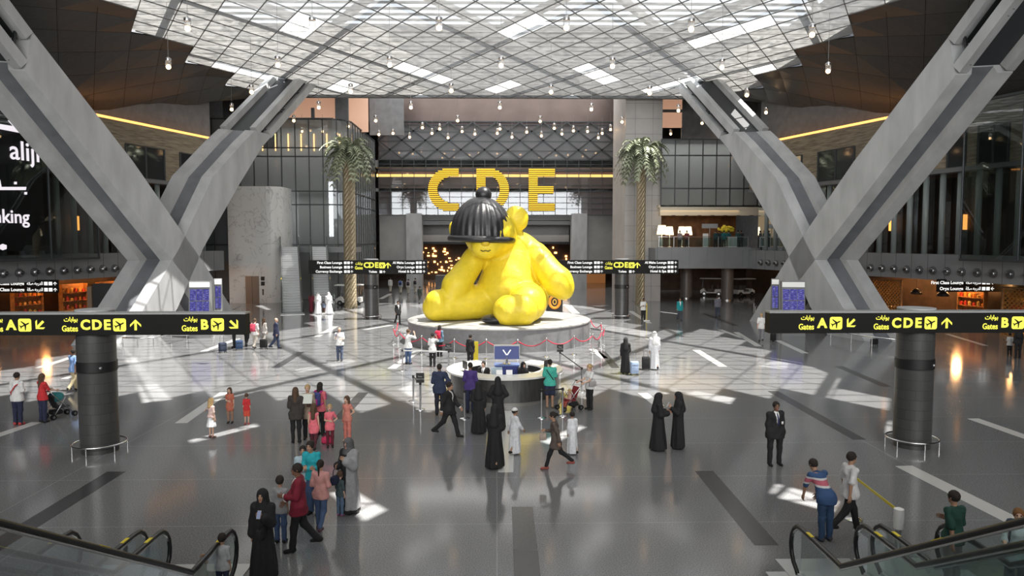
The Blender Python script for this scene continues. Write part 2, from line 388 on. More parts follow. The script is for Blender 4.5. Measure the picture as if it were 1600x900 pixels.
# outer roof edges keep daylight off the side ceilings
mb = MB()
mb.box((0, YEND+.25, ZS+3.2), (52, .5, 6.4))                     # end fascia over the far edge of the skylight
mb.box((0, 93, 26.3), (56, 40, .4))                              # roof over the far hall
for s in (-1, 1):
    mb.box((s*44.5, 53, 24), (40, 125, .4)); 
    mb.box((s*24.8, 33, ZS+2), (.3, 80, 3.9))
mb.box((0, -8, 12), (100, .4, 28)); mb.box((0, 130, 13), (110, .4, 28)); mb.box((0, 122, 26.3), (110, 20, .4)); mb.box((-32, 102, 13), (.4, 50, 28)); mb.box((34, 102, 13), (.4, 50, 28)); mb.box((0, 93, 26.6), (110, 42, .3))
struct(mb.build('ceiling_roof', conc_dk))
# ---------------- side walls
def Wp(s, y, o, z): return Vector((s*(xw(y)+o), y, z))
def wbox(mb, s, y0, y1, o0, o1, z0, z1, mi=0):
    P = [Wp(s, y0, o0, z0), Wp(s, y1, o0, z0), Wp(s, y1, o1, z0), Wp(s, y0, o1, z0)]; mb.prism(P, (0, 0, z1-z0), mi)
YA, YB = -6, 76
YBS = {-1: 69.4, 1: 72}
paneglass = glassmat('pane_dark', (.5, .53, .52), .8, body=(.02, .022, .022))
finmat = mat('fin', (.24, .275, .27), .4)
HN = {-1: 'left', 1: 'right'}
for s in (-1, 1):
    h = HN[s]; YB = YBS[s]
    mb = MB(); wbox(mb, s, YA, YB, 0, 8, 3.5, 5.3); struct(mb.build('wall_%s' % h, fascia))
    mb = MB()
    for k in range(60):
        yy = YA+k*1.37
        if yy < YB: wbox(mb, s, yy, yy+.02, -.004, .01, 3.5, 5.3)
    struct(mb.build('trim_%d' % (101+(s > 0)), seam))
    mb = MB(); wbox(mb, s, YA, YB, 4, 4.3, 5.3, 11); wbox(mb, s, YA, YB, 7, 7.3, 0, 3.5); struct(mb.build('wall_%s_back' % h, brown_in))
    mb = MB(); wbox(mb, s, YA, YB, -.12, 8, 10.9, 11.2); struct(mb.build('trim_%d' % (103+(s > 0)), frame_lt))
    mb = MB(); wbox(mb, s, YA, YB, 0, 1.0, 11.2, 15.4); struct(mb.build('wall_%s_upper' % h, travertine))
    mb = MB(); wbox(mb, s, YA, YB, 1.0, 1.3, 15.4, 20.5); struct(mb.build('wall_%s_top' % h, conc_dk))
    # first-floor glazing and the round fins behind it
    mb = MB(); P = [Wp(s, 22, .95, 5.3), Wp(s, YB, .95, 5.3), Wp(s, YB, .95, 10.9), Wp(s, 22, .95, 10.9)]; mb.add(P, [(0, 1, 2, 3)]); struct(mb.build('window_%d' % (5+(s > 0)), paneglass))
    mb = MB(); yy = 24.0
    while yy < YB-1: p = Wp(s, yy, .4, 5.3); mb.cyl(p, .2, 5.6, 12); yy += 1.35
    struct(mb.build('trim_%d' % (105+(s > 0)), finmat, smooth=True, ))
    # cove light along the top of the stone
    mb = MB(); wbox(mb, s, 54.5, min(69.3, YB), -.03, .1, 15.41, 15.58); struct(mb.build('trim_%d' % (107+(s > 0)), emitmat('cove_light', (1, .4, .09), 2.6)))
    # end panels
    mb = MB(); mb.box((s*50, 70, 10), (.4, 160, 32)); struct(mb.build('wall_%s_outer' % h, conc_dk))
wn = 10
def wallwin(s, y0, y1, z0, z1, im, nm=1, glow=None):
    """a window set in the stone: frame, dark reveal, pane"""
    global wn
    mb = MB(); wbox(mb, s, y0, y1, -.03, .05, z0, z1); o = struct(mb.build('window_%d' % wn, im)); wn += 1
    f = MB()
    for k in range(nm+1): yy = y0+(y1-y0)*k/nm; wbox(f, s, yy-.06, yy+.06, -.09, .05, z0-.06, z1+.06)
    wbox(f, s, y0, y1, -.09, .05, z0-.08, z0); wbox(f, s, y0, y1, -.09, .05, z1, z1+.08)
    f.build('frame', mull, o)
winmat = mat('window_glass', (.03, .033, .035), .06, spec=.8); wincur = mat('window_curtain', (.62, .5, .3), .5, emit=(1, .7, .35), es=.12)
def wy(px): r = abs(px-776)/1150; return 45.25/(r+.285)
for s, x0, x1, nm, m_ in ((-1, 290, 337, 2, winmat), (-1, 208, 266, 2, winmat), (1, 1230, 1253, 1, wincur), (1, 1279, 1336, 2, winmat), (1, 1484, 1512, 1, winmat), (1, 1532, 1580, 2, winmat)):
    a, b = sorted((wy(x0), wy(x1))); wallwin(s, a, b, 11.25, 13.7, m_, nm)
# projecting glass boxes near the camera
boxglass = glassmat('box_glass', (.55, .6, .58), .86, body=(.03, .035, .035))
for s in (-1, 1):
    ye = 54.3 if s < 0 else 48.2
    mb = MB(); P = [Wp(s, 14, -.8, 5.0), Wp(s, ye, -.8, 5.0), Wp(s, ye, -.8, 15.2), Wp(s, 14, -.8, 15.2)]; mb.add(P, [(0, 1, 2, 3)])
    o = struct(mb.build('window_%d' % (20+(s > 0)), boxglass))
    f = MB(); yy = ye
    while yy > 14: f.bar(Wp(s, yy, -.8, 5), Wp(s, yy, -.8, 15.2), .06, .14); yy -= 3.9
    for z in (5.0, 15.2): f.bar(Wp(s, 14, -.8, z), Wp(s, ye, -.8, z), .2, .16)
    f.build('mullion', mull, o)
# ---------------- far end
cw = glassmat('curtain_glass', (.66, .7, .7), .4, body=(.27, .285, .285))
def curtain(path, z0, zs, nm, step=1.43):
    """glass wall along a plan polyline with uprights and transoms"""
    mb = MB(); top = zs[-1]
    for a, b in zip(path, path[1:]): mb.add([(*a, z0), (*b, z0), (*b, top), (*a, top)], [(0, 1, 2, 3)])
    o = struct(mb.build('window_%d' % nm, cw)); f = MB(); acc = 0
    for a, b in zip(path, path[1:]):
        A = Vector((*a, 0)); B = Vector((*b, 0)); L = (B-A).length; d = (B-A)/L
        t = -acc % step if acc else 0
        while t < L:
            p = A+d*t; f.box((p.x, p.y-.02, (z0+top)/2), (.09, .12, top-z0), rz=math.atan2(d.y, d.x)); t += step
        acc += L
        for z in [z0]+zs: f.bar((*a, z), (*b, z), .14, .12)
    f.build('mullion', mull, o); return o
arc = [(-17.6+2.1*math.sin(t), 80.1-2.1*math.cos(t)) for t in [k*PI/2/7 for k in range(8)]]
curtain([(-31, 78)]+arc+[(-15.5, 95)], 0, [5.8, 10, 11.4, 15, 15.9, 18.85], 30)
mb = MB(); mb.box((-24, 84, 9.4), (15, .3, 18.8)); mb.box((-17.9, 90, 9.4), (.3, 11, 18.8)); struct(mb.build('wall_far_left', grey_in))
mb = MB()
for k in range(10): mb.box((-29+k*1.43, 83.7, 17.2), (.1, .1, 1.9))
struct(mb.build('trim_120', warm_e))
mb = MB(); mb.box((-24, 82, 18.9), (14, 8, .2)); mb.box((-24, 82, 11.2), (14, 4, .2)); struct(mb.build('trim_121', conc_dk))
# far right: stone pylon, glass block, lounge balcony
pyl = mat('pylon_stone', (.42, .4, .385), .5, noise=.07, nscale=.7)
mb = MB(); mb.box((15.0, 79.4, 12.9), (3.75, 8, 25.8)); o = struct(mb.build('wall_pylon', pyl))
f = MB()
for z in range(1, 17): f.box((15.0, 75.39, z*1.55), (3.75, .03, .025))
for x in (14.1, 15.9): f.box((x, 75.39, 12.9), (.02, .03, 25.8))
f.build('joint', conc_dk, o)
curtain([(16.6, 74.5), (27, 74.5)], 9.65, [11.5, 14.8, 16.4], 31, 1.4)
mb = MB(); mb.box((22, 79, 13), (11, .3, 7)); struct(mb.build('wall_far_right', grey_in))
mb = MB(); mb.box((21.6, 74.6, 9.2), (10.2, .6, .85)); struct(mb.build('trim_122', cream))
mb = MB(); mb.box((21.6, 82.5, 9.7), (10.4, 16, .25)); struct(mb.build('ceiling_lounge', cream))
mb = MB(); mb.box((20.4, 72.15, 4.55), (9.2, .3, 2.1)); mb.box((20.6, 80, 4.65), (10, 15.7, 1.7)); struct(mb.build('wall_balcony', fascia))
f = MB()
for k in range(5): f.box((17.2+k*1.75, 71.99, 4.55), (.02, .02, 2.1))
struct(f.build('trim_123', conc_dk))
mb = MB(); mb.box((22, 86, 7.3), (12, .3, 4.4)); struct(mb.build('wall_lounge', mat('lounge_wood', (.2, .09, .04), .5, noise=.5, nscale=1.2)))
mb = MB(); mb.box((24, 92, 1.8), (16, .3, 3.6)); mb.box((31.5, 84, 1.8), (.3, 18, 3.6)); struct(mb.build('wall_undercroft', brown_in))
mb = MB()
for k in range(7): mb.box((17.6+k*1.3, 73.2, 8.73), (.35, .2, .05))
struct(mb.build('trim_124', black))
# centre facade with truss band
YF = 95
def zf(py): return at(776, py, YF).z
x0, x1 = at(592, 300, YF).x, at(977, 300, YF).x
fg = glassmat('facade_glass', (.65, .7, .71), .5, body=(.15, .118, .12), rough=.03)
mb = MB(); mb.add([(x0, YF, zf(336)), (x1, YF, zf(336)), (x1, YF, zf(190)), (x0, YF, zf(190))], [(0, 1, 2, 3)]); fo = struct(mb.build('window_32', fg))
f = MB()
for py in (190, 195, 206, 221, 236, 249, 257, 266, 289, 299, 308, 317, 326, 336): f.box(((x0+x1)/2, YF-.05, zf(py)), (x1-x0, .12, .13 if py in (190, 249, 206, 221, 236) else .07))
n = 21
for k in range(n+1):
    x = x0+(x1-x0)*k/n; f.box((x, YF-.05, (zf(249)+zf(336))/2), (.07, .1, zf(249)-zf(336)))
f.build('mullion', mull, fo)
f = MB(); zA, zB = zf(191), zf(249); w = (zA-zB)*1.28; k = x0-w
while k < x1+w:
    for sg in (1, -1):
        a = Vector((k, 0, zB)); b = Vector((k+sg*w, 0, zA))
        def cl(p, q, lim):
            t = (lim-p.x)/(q.x-p.x); return p+(q-p)*t
        if (a.x < x0 and b.x < x0) or (a.x > x1 and b.x > x1): continue
        if a.x < x0: a = cl(a, b, x0)
        if b.x < x0: b = cl(a, b, x0)
        if a.x > x1: a = cl(a, b, x1)
        if b.x > x1: b = cl(a, b, x1)
        f.bar((a.x, YF-.25, a.z), (b.x, YF-.25, b.z), .2, .16, up=(0, 1, 0))
    k += 3.0
f.build('truss', steel_dk, fo)
# behind the facade
mb = MB(); mb.box((.5, YF+7, 16), (33, .3, 14)); struct(mb.build('wall_far', grey_in))
mb = MB(); mb.box((.5, YF+3.4, zf(256)), (32, 6.8, .9)); mb.box((.5, YF+3.4, zf(297)), (32, 6.8, .4)); struct(mb.build('ceiling_far_gallery', grey_in))
mb = MB(); mb.box((.5, YF+1.4, zf(273)), (32, .2, .34)); struct(mb.build('trim_125', emitmat('gallery_light', (1, .6, .16), 3.2)))
mb = MB(); mb.box((.5, YF+2.6, zf(268)), (32, 2, .12)); struct(mb.build('trim_129', orange_in))
# upper band over the facade and the lit rooms beside it
bronze = mat('bronze_panel', (.13, .1, .093), .32, .55, noise=.12, nscale=.5)
mb = MB(); mb.box((.5, YF+1, 24), (34, .3, 5)); struct(mb.build('wall_far_top', bronze))
pinklit = mat('pink_glow_wall', (.6, .42, .33), .6, emit=(1, .55, .35), es=.3)  # lit look of the rooms put into the wall as emission
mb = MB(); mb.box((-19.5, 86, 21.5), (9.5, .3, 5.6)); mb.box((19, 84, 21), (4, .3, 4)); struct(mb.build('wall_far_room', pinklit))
f = MB()
f.box((-20.5, 85.5, zf(172)+.1), (8, .2, .3)); f.box((-17.6, 85.4, 21), (1.5, .3, 7)); f.box((-20.9, 85.4, 20), (.35, .3, 2.6)); f.box((-20.5, 85.4, 18.7), (10, .4, .5))
f.box((17.5, 83.6, 19.6), (.3, .2, 2.4)); f.box((19, 83.6, 20.8), (4, .2, .3))
f.box((25.2, 84, 21.3), (8.5, .3, 9.6)); f.box((-27.5, 84, 21.3), (6, .3, 9.6))
f.box((-12.9, 88, 22.6), (4, .3, 8))
struct(f.build('trim_126', conc_dk))
# ground level beyond: hung walls, posts, canopy, shops
hung = mat('hung_panel', (.26, .255, .25), .45, noise=.1, nscale=.6)
mb = MB()
mb.box((at(617, 370, 96).x, 96, 6.4), (3.9, .4, 6.4)); mb.box((at(940, 370, 96).x, 96, 6.4), (6, .4, 6.6)); struct(mb.build('wall_hung', hung))
mb = MB()
for px in (648, 904): p = at(px, 375, 95.5); mb.box((p.x, 95.5, 4.8), (2.0, 1.6, 9.8))
struct(mb.build('wall_pier', conc))
mb = MB(); mb.box((at(775, 350, 100).x, 100, 8.55), (20.5, 6, .5)); struct(mb.build('trim_127', fascia))
mb = MB(); mb.box((at(775, 350, 103).x, 103.5, 7.3), (20.5, .3, 3.2)); struct(mb.build('wall_canopy', hung))
mb = MB(); mb.box((0, 120, 3), (60, .3, 6.5)); struct(mb.build('wall_shops', brown_in))
mb = MB(); mb.box((0, 112, 5.9), (60, 20, .3)); struct(mb.build('ceiling_shops', dark_in))
mb = MB()
for k in range(110): mb.box((random.uniform(-12, 12), 119.7, random.uniform(.8, 5.2)), (random.uniform(.12, .5), .1, random.uniform(.1, .32)))
struct(mb.build('trim_128', emitmat('shop_light', (1, .45, .13), 5)))
mb = MB(); mb.box((13.5, 108, 1.5), (5, .3, 3)); mb.box((13.5, 107.8, 3.2), (5, .1, .3)); struct(mb.build('wall_shop_bright', mat('shop_orange_glow', (.6, .25, .1), .5, emit=(1, .4, .12), es=.12)))  # glow of the orange shop put into this wall as emission
mb = MB(); mb.box((-14.3, 112, 3.9), (2.3, .3, 1.5)); struct(mb.build('window_33', emitmat('far_daylight', (1, .97, .92), 1.1)))
# ================================================================ LARGE OBJECTS
# ---------------- crossed girders
def PX(D): return 35.8-.285*D          # inner face of the bracing, parallel to the side wall
NO = Vector((.961, .276, 0))
def girder(mbs, s, low, upp, T=2.7):
    """box girder between a lower and an upper edge line (same number of stations), with a sunk channel along both narrow sides"""
    mb = mbs; n = len(low)
    def pt(D, z, o): return Vector((s*(PX(D)+NO.x*o), D+NO.y*o*-1*-1*(-1), z))
    rings = []
    for (dl, zl), (du, zu) in zip(low, upp):
        L = Vector((dl, zl)); U = Vector((du, zu)); inn = (U-L).normalized()*.38
        c = []
        for (E, sg) in ((L, 1), (U, -1)):
            G = E+inn*sg
            offs = (0, .75, .85, T-.85, T-.75, T) if sg == 1 else (T, T-.75, T-.85, .85, .75, 0)
            ins = (0, 0, 1, 1, 0, 0)
            for o, q in zip(offs, ins):
                P = G if q else E; c.append(pt(P.x, max(P.y, 0), o))
        rings.append(c)
    m = 12
    V = [p for r in rings for p in r]
    Fs = [(i*m+j, i*m+(j+1) % m, (i+1)*m+(j+1) % m, (i+1)*m+j) for i in range(n-1) for j in range(m)]
    Fs += [tuple(range(m)), tuple((n-1)*m+j for j in range(m))]
    o = len(mb.f); mb.add(V, Fs)
    for q in range((n-1)*m):
        if q % m in (2, 8): mb.m[o+q] = 1
girch = mat('girder_channel', (.13, .137, .15), .45, noise=.14, nscale=1.1)
girmat = mat('girder_panel', (.38, .385, .39), .5, noise=.14, nscale=1.1, bump=.04, stretch=(1, 1, .3))
for s in (-1, 1):
    side = 'left' if s < 0 else 'right'
    r = thing('crossed_girder', 'huge grey X shaped box girder in front of the %s' % ('wall with the glowing letters' if s < 0 else 'wall of orange lit shops'), 'girder', (s*20, 50, 0), group='crossed girders along both sides of the hall')
    off = -Vector(r.location)
    def sub(mb, name, m_=girmat):
        mb.v = [tuple(Vector(p)+off) for p in mb.v]; return fixn(mb.build(name, [m_, girch], r))
    a = MB(); girder(a, s, [(54.1, 0), (51.2, 3.4), (45.3, 9.25), (39.5, 15.1)], [(56.6, 0), (52.7, 4.65), (46.5, 11.2), (40, 17.26)]); sub(a, 'leaning_leg')
    b = MB(); girder(b, s, [(48.3, 0), (50, 1.73), (52.7, 5.75), (57, 10.66), (59.9, 13.75), (61.3, 14.85)], [(45.1, 0), (47.06, 2), (50.2, 5.6), (53.9, 10.85), (57.5, 13.8), (59, 14.9)]); sub(b, 'rising_leg')
    # open frames at the upper ends: flanges, web plates, struts
    def frame(l0, u0, l1, u1, name):
        f = MB()
        for o in (.25, 2.45):
            for E0, E1, sg in ((l0, l1, 1), (u0, u1, -1)):
                w0 = (Vector(u0)-Vector(l0)).normalized()*.3*sg
                A = Vector(E0)+w0; B = Vector(E1)+w0
                pa = Vector((s*(PX(A.x)+NO.x*o), A.x-NO.y*o, A.y)); pb = Vector((s*(PX(B.x)+NO.x*o), B.x-NO.y*o, B.y))
                f.bar(pa, pb, .55, .62)
        sub(f, name)
        g = MB()
        for E0, E1, ins in ((l0, l1, 1), (u0, u1, -1)):
            w0 = (Vector(u0)-Vector(l0)).normalized()*.45*ins
            A = Vector(E0)+w0; B = Vector(E1)+w0
            P = [Vector((s*(PX(q.x)+NO.x*o), q.x-NO.y*o, q.y)) for q, o in ((A, .5), (B, .5), (B, 2.2), (A, 2.2))]
            g.prism(P, (0, 0, .05))
        for t in (.06, .36, .4, .7, .98):
            A = Vector(l0).lerp(Vector(l1), t); B = Vector(u0).lerp(Vector(u1), t)
            for o in (.35, 2.35):
                g.bar((s*(PX(A.x)+NO.x*o), A.x-NO.y*o, A.y), (s*(PX(B.x)+NO.x*o), B.x-NO.y*o, B.y), .12, .12)
        sub(g, 'web', steel_dk)
    frame((39.5, 15.1), (40, 17.26), (33, 21.6), (33.6, 23.6), 'open_end')
    frame((61.3, 14.85), (59, 14.9), (69, 21), (66.6, 21), 'open_end')
# ---------------- round platform
stone_gr = mat('platform_stone', (.2, .2, .205), .4, noise=.12, nscale=4)
BX, BY, PR, PH = .15, 46.4, 5.72, 1.36
pl = thing('round_platform', 'big round grey platform carrying the giant yellow bear', 'platform', (BX, BY, 0))
mb = MB(); mb.lathe([(PR-.02, 0), (PR-.02, PH-.12)], 72); mb.build('side', stone_gr, pl, smooth=True, angle=40)
mb = MB(); mb.lathe([(PR-.02, PH-.12), (PR+.03, PH-.1), (PR+.03, PH-.03), (PR-.05, PH), (0, PH)], 72); mb.build('top', mat('platform_top', (.36, .355, .34), .5, noise=.1, nscale=3), pl, smooth=True, angle=40)
# ---------------- implicit-surface modelling: round cones blended and meshed
def surfnet(fn, lo, hi, h):
    lo = np.array(lo, np.float32); hi = np.array(hi, np.float32)
    n = np.maximum(np.ceil((hi-lo)/h).astype(int)+1, 3)
    ax = [lo[k]+h*np.arange(n[k], dtype=np.float32) for k in range(3)]
    X, Y, Z = np.meshgrid(*ax, indexing='ij')
    v = fn(X, Y, Z).astype(np.float32); ins = v < 0
    c = np.zeros(tuple(n-1), np.int8)
    for a in (0, 1):
        for b in (0, 1):
            for d in (0, 1): c += ins[a:n[0]-1+a, b:n[1]-1+b, d:n[2]-1+d]
    act = np.argwhere((c > 0) & (c < 8))
    if not len(act): return [], []
    acc = np.zeros((len(act), 3), np.float64); cnt = np.zeros(len(act))
    for axis in range(3):
        o1, o2 = [k for k in range(3) if k != axis]
        for a in (0, 1):
            for b in (0, 1):
                p = act.copy(); p[:, o1] += a; p[:, o2] += b; q = p.copy(); q[:, axis] += 1
                v0 = v[tuple(p.T)]; v1 = v[tuple(q.T)]; m = (v0 < 0) != (v1 < 0)
                t = np.where(m, v0/np.where(m, v0-v1, 1), 0); pos = p.astype(np.float64); pos[:, axis] += t
                acc += np.where(m[:, None], pos, 0); cnt += m
    P = acc/cnt[:, None]*h+lo
    idx = -np.ones(tuple(n-1), np.int64); idx[tuple(act.T)] = np.arange(len(act))
    quads = []
    for axis in range(3):
        o1, o2 = [(1, 2), (2, 0), (0, 1)][axis]
        sl0 = [slice(None)]*3; sl1 = [slice(None)]*3; sl0[axis] = slice(0, -1); sl1[axis] = slice(1, None)
        e = ins[tuple(sl0)] != ins[tuple(sl1)]
        for k in (o1, o2):
            s_ = [slice(None)]*3
        w = np.argwhere(e); w = w[(w[:, o1] > 0) & (w[:, o2] > 0) & (w[:, o1] < n[o1]-1) & (w[:, o2] < n[o2]-1)]
        if not len(w): continue
        f0 = ins[tuple(w.T)]
        def g(a, b):
            p = w.copy(); p[:, o1] -= a; p[:, o2] -= b; return idx[tuple(p.T)]
        q = np.stack([g(1, 1), g(0, 1), g(0, 0), g(1, 0)], 1)
        q[~f0] = q[~f0][:, ::-1]; quads.append(q)
    return P, np.concatenate(quads)
def cap(X, Y, Z, a, b, ra, rb, sy=1.0):
    ax, ay, az = a; bx, by, bz = b; dx, dy, dz = bx-ax, (by-ay)*sy, bz-az
    px = X-ax; py = (Y-ay)*sy; pz = Z-az; L = dx*dx+dy*dy+dz*dz+1e-9
    t = np.clip((px*dx+py*dy+pz*dz)/L, 0, 1)
    return np.sqrt((px-dx*t)**2+(py-dy*t)**2+(pz-dz*t)**2)-(ra+(rb-ra)*t)
def ell(X, Y, Z, c, r):
    q = np.sqrt(((X-c[0])/r[0])**2+((Y-c[1])/r[1])**2+((Z-c[2])/r[2])**2); return (q-1)*min(r)
def smin(a, b, k):
    if k <= 0: return np.minimum(a, b)
    h = np.clip(.5+.5*(b-a)/k, 0, 1); return b+(a-b)*h-k*h*(1-h)
def npbuild(name, P, Q, m, parent=None, smooth=True):
    me = bpy.data.meshes.new(name); me.from_pydata([tuple(map(float, p)) for p in P], [], [tuple(map(int, q)) for q in Q])
    if smooth: me.polygons.foreach_set('use_smooth', [True]*len(me.polygons))
    for x in (m if isinstance(m, (list, tuple)) else [m]): me.materials.append(x)
    o = bpy.data.objects.new(name, me); COL.objects.link(o)
    if parent: o.parent = parent
    return o
# ---------------- giant plush bear (plain seated bear in a bobble cap)
plush = mat('yellow_plush', (.78, .6, .03), .48, noise=.07, nscale=2.5, bump=.9, stretch=(1, 1, 1))
bear = thing('giant_bear', 'giant yellow seated toy bear in a black bobble cap on the round platform', 'sculpture', (0, 46, PH))
def bearf(X, Y, Z):
    d = cap(X, Y, Z, (.78, .5, 1.95), (.95, .75, 4.3), 2.05, 1.35)
    d = smin(d, cap(X, Y, Z, (-.6, .5, 4.2), (2.0, .8, 4.25), .75, .85), .5)
    d = smin(d, ell(X, Y, Z, (-.42, -.5, 5.35), (1.62, 1.6, 1.55)), .3)
    d = smin(d, ell(X, Y, Z, (-.62, -1.75, 4.55), (.88, .7, .72)), .35)
    for c, r in (((-2.35, -.1, 5.6), .62), ((1.22, .1, 6.25), .78)):
        d = smin(d, ell(X, Y, Z, c, (r, r*.6, r)), .25)
    # arms
    a = cap(X, Y, Z, (-1.1, .2, 4.2), (-2.5, -.9, 2.1), .72, .85); a = smin(a, cap(X, Y, Z, (-2.5, -.9, 2.1), (-2.75, -1.2, 1.5), .85, .62), .3); d = smin(d, a, .12)
    a = cap(X, Y, Z, (2.35, .4, 4.05), (3.75, -.5, 2.35), .82, .95); a = smin(a, cap(X, Y, Z, (3.75, -.5, 2.35), (4.1, -.7, 1.95), .95, .7), .3); d = smin(d, a, .12)
    # legs with round feet
    a = cap(X, Y, Z, (-.3, .2, 1.15), (-3.1, -1.0, .95), 1.15, .95); a = smin(a, cap(X, Y, Z, (-3.7, -1.2, .78), (-3.55, -1.3, 1.15), .82, .8), .12); d = smin(d, a, .12)
    a = cap(X, Y, Z, (2.0, .2, 1.2), (1.75, -2.2, 1.1), 1.3, 1.15); a = smin(a, cap(X, Y, Z, (.75, -3.3, .82), (1.5, -3.3, .9), .95, .95), .12); d = smin(d, a, .14)
    d = d+.03*np.sin(2.1*X+1.3*np.sin(1.7*Z))*np.sin(2.4*Z+1.1*Y)+.012*np.sin(7*X+3*Z)*np.sin(6*Y-4*Z)
    return np.maximum(d, .02-Z)
P, Q = surfnet(bearf, (-5, -5, -.15), (5.6, 3.4, 7.3), .1)
bb = npbuild('body', P, Q, plush, bear)
capmat = mat('black_knit', (.018, .018, .02), .38, spec=.5, bump=.3, nscale=3)
cpar = Matrix.Rotation(math.radians(-4), 3, 'Y')
def capf(X, Y, Z):
    o = ell(X, Y, Z, (-.93, -.55, 5.25), (1.9, 1.85, 2.35)); i = ell(X, Y, Z, (-.93, -.55, 5.25), (1.72, 1.67, 2.15))
    d = np.maximum(np.maximum(o, -i), 4.98-Z-.03*(X+.9))
    return d+.035*np.sin(26*np.arctan2(Y+.55, X+.93))*np.clip((7.4-Z)/1.2, 0, 1)
P, Q = surfnet(capf, (-3.1, -2.7, 4.6), (1.3, 1.6, 7.9), .06); co = npbuild('cap', P, Q, capmat, bear)
mb = MB(); mb.tube([(-.93+1.9*math.cos(a), -.55+1.85*math.sin(a), 4.98-.03*1.9*math.cos(a)) for a in [2*PI*k/40 for k in range(40)]], .21, 10, closed=True); mb.build('cap_rim', capmat, co, smooth=True)
mb = MB(); mb.ball((-.8, -.5, 7.72), .5, 18); mb.build('bobble', capmat, co, smooth=True)
mb = MB(); mb.ball((-.66, -2.42, 4.72), .2, 14, sc=(1.3, .7, .8)); mb.build('nose', mat('nose_yellow', (.6, .42, .01), .35), bear, smooth=True)
mb = MB(); mb.tube([(-.95, -2.36, 4.35), (-.8, -2.44, 4.27), (-.65, -2.46, 4.32), (-.5, -2.43, 4.27), (-.36, -2.34, 4.35)], .035, 6); mb.build('mouth', mat('stitch_brown', (.12, .08, .01), .6), bear, smooth=True)
for x, y in ((-1.28, -1.86), (.34, -1.86)):
    mb = MB(); mb.ball((x, y, 5.02), .15, 12); mb.build('eye', blackgl, bear, smooth=True)
mb = MB(); mb.ball((-.05, -2.0, .3), .9, 20, sc=(1, .9, .33)); o = tag(mb.build('floor_cushion', capmat, smooth=True), 'low black cushion on the platform between the bear\'s legs', 'cushion'); o.location = (.0, 45.1, PH-.0)
# ---------------- round tiled columns carrying the gate signs
tile = None
def tilemat():
    m, n, out = nt('column_tile'); L = n.links.new; b = n.nodes.new('ShaderNodeBsdfPrincipled'); b.inputs['Roughness'].default_value = .32; b.inputs['Metallic'].default_value = .35
    tc = n.nodes.new('ShaderNodeTexCoord'); sp = n.nodes.new('ShaderNodeSeparateXYZ'); L(tc.outputs['Object'], sp.inputs[0])
    at2 = n.nodes.new('ShaderNodeMath'); at2.operation = 'ARCTAN2'; L(sp.outputs[1], at2.inputs[0]); L(sp.outputs[0], at2.inputs[1])
    cb = n.nodes.new('ShaderNodeCombineXYZ'); L(at2.outputs[0], cb.inputs[0]); L(sp.outputs[2], cb.inputs[1])
    br = n.nodes.new('ShaderNodeTexBrick'); br.inputs['Scale'].default_value = 1; br.inputs['Brick Width'].default_value = .5; br.inputs['Row Height'].default_value = .3; br.inputs['Mortar Size'].default_value = .008
    br.inputs['Color1'].default_value = (.1, .1, .1, 1); br.inputs['Color2'].default_value = (.085, .085, .086, 1); br.inputs['Mortar'].default_value = (.06, .06, .06, 1)
    L(cb.outputs[0], br.inputs['Vector']); L(br.outputs[0], b.inputs['Base Color']); L(b.outputs[0], out.inputs[0]); return m
tile = tilemat()
def column(p, r, h, label, far=False):
    c = thing('round_column', label, 'column', p, group='columns under the gate signs')
    mb = MB(); mb.lathe([(r*.96, 0), (r*.96, .12), (r, .14), (r, h)], 40); mb.build('shaft', tile, c, smooth=True, angle=30)
    mb = MB(); mb.lathe([(r*1.0, h), (r*1.0, h+.04), (0, h+.04)], 40); mb.build('cap_disc', mat('column_cap', (.4, .41, .42), .4), c, smooth=True, angle=30)
    mb = MB(); mb.lathe([(r+.005, 2.42), (r+.02, 2.44), (r+.02, 2.72), (r+.005, 2.74)], 40); k = mb.build('band', black, c, smooth=True, angle=30)
    mb = MB(); mb.ball((r*.62, -r*.82, 2.56), .05, 10); mb.build('camera', steel, k, smooth=True)
    R = r+.2; mb = MB(); mb.tube([(R*math.cos(a), R*math.sin(a), .26) for a in [2*PI*k/40 for k in range(40)]], .028, 8, closed=True)
    rl = mb.build('guard_rail', chrome, c, smooth=True)
    mb = MB()
    for k in range(6): a = 2*PI*k/6+.5; mb.cyl((R*math.cos(a), R*math.sin(a), 0), .02, .26, 8)
    mb.build('post', chrome, rl)
    return c
yel = emitmat('sign_yellow', (.95, .9, .1), 1.15); signw = emitmat('sign_white', (.95, .95, .92), .9); signbk = mat('sign_face', (.006, .006, .006), .6, spec=.2)
AR = '\uFE95\uFE8E\uFE91\uFE8D\uFEEE\uFE91'
def arrow(mb, c, s, ang, mi=0, w=.14, Y=0):
    """arrow glyph, pointing along ang (0 = up)"""
    P = [(-.5, .02), (-.5, -.2), (-w/2*1.3, .2), (-w/2*1.3, -.5), (w/2*1.3, -.5), (w/2*1.3, .2), (.5, -.2), (.5, .02), (0, .5)]
    ca, sa = math.cos(ang), math.sin(ang)
    Q = [(c[0]+s*(x*ca-z*sa), Y, c[1]+s*(x*sa+z*ca)) for x, z in P]
    A = [Q[i] for i in (0, 1, 2, 6, 7, 8)]
    mb.add([Q[0], Q[1], Q[8]], [(0, 1, 2)], mi); mb.add([Q[1], (Q[2][0], Y, Q[2][2]), Q[8]], [(0, 1, 2)], mi); mb.add([Q[2], Q[5], Q[8]], [(0, 1, 2)], mi); mb.add([Q[5], Q[6], Q[8]], [(0, 1, 2)], mi); mb.add([Q[6], Q[7], Q[8]], [(0, 1, 2)], mi); mb.add([Q[2], Q[3], Q[4], Q[5]], [(0, 1, 2, 3)], mi)
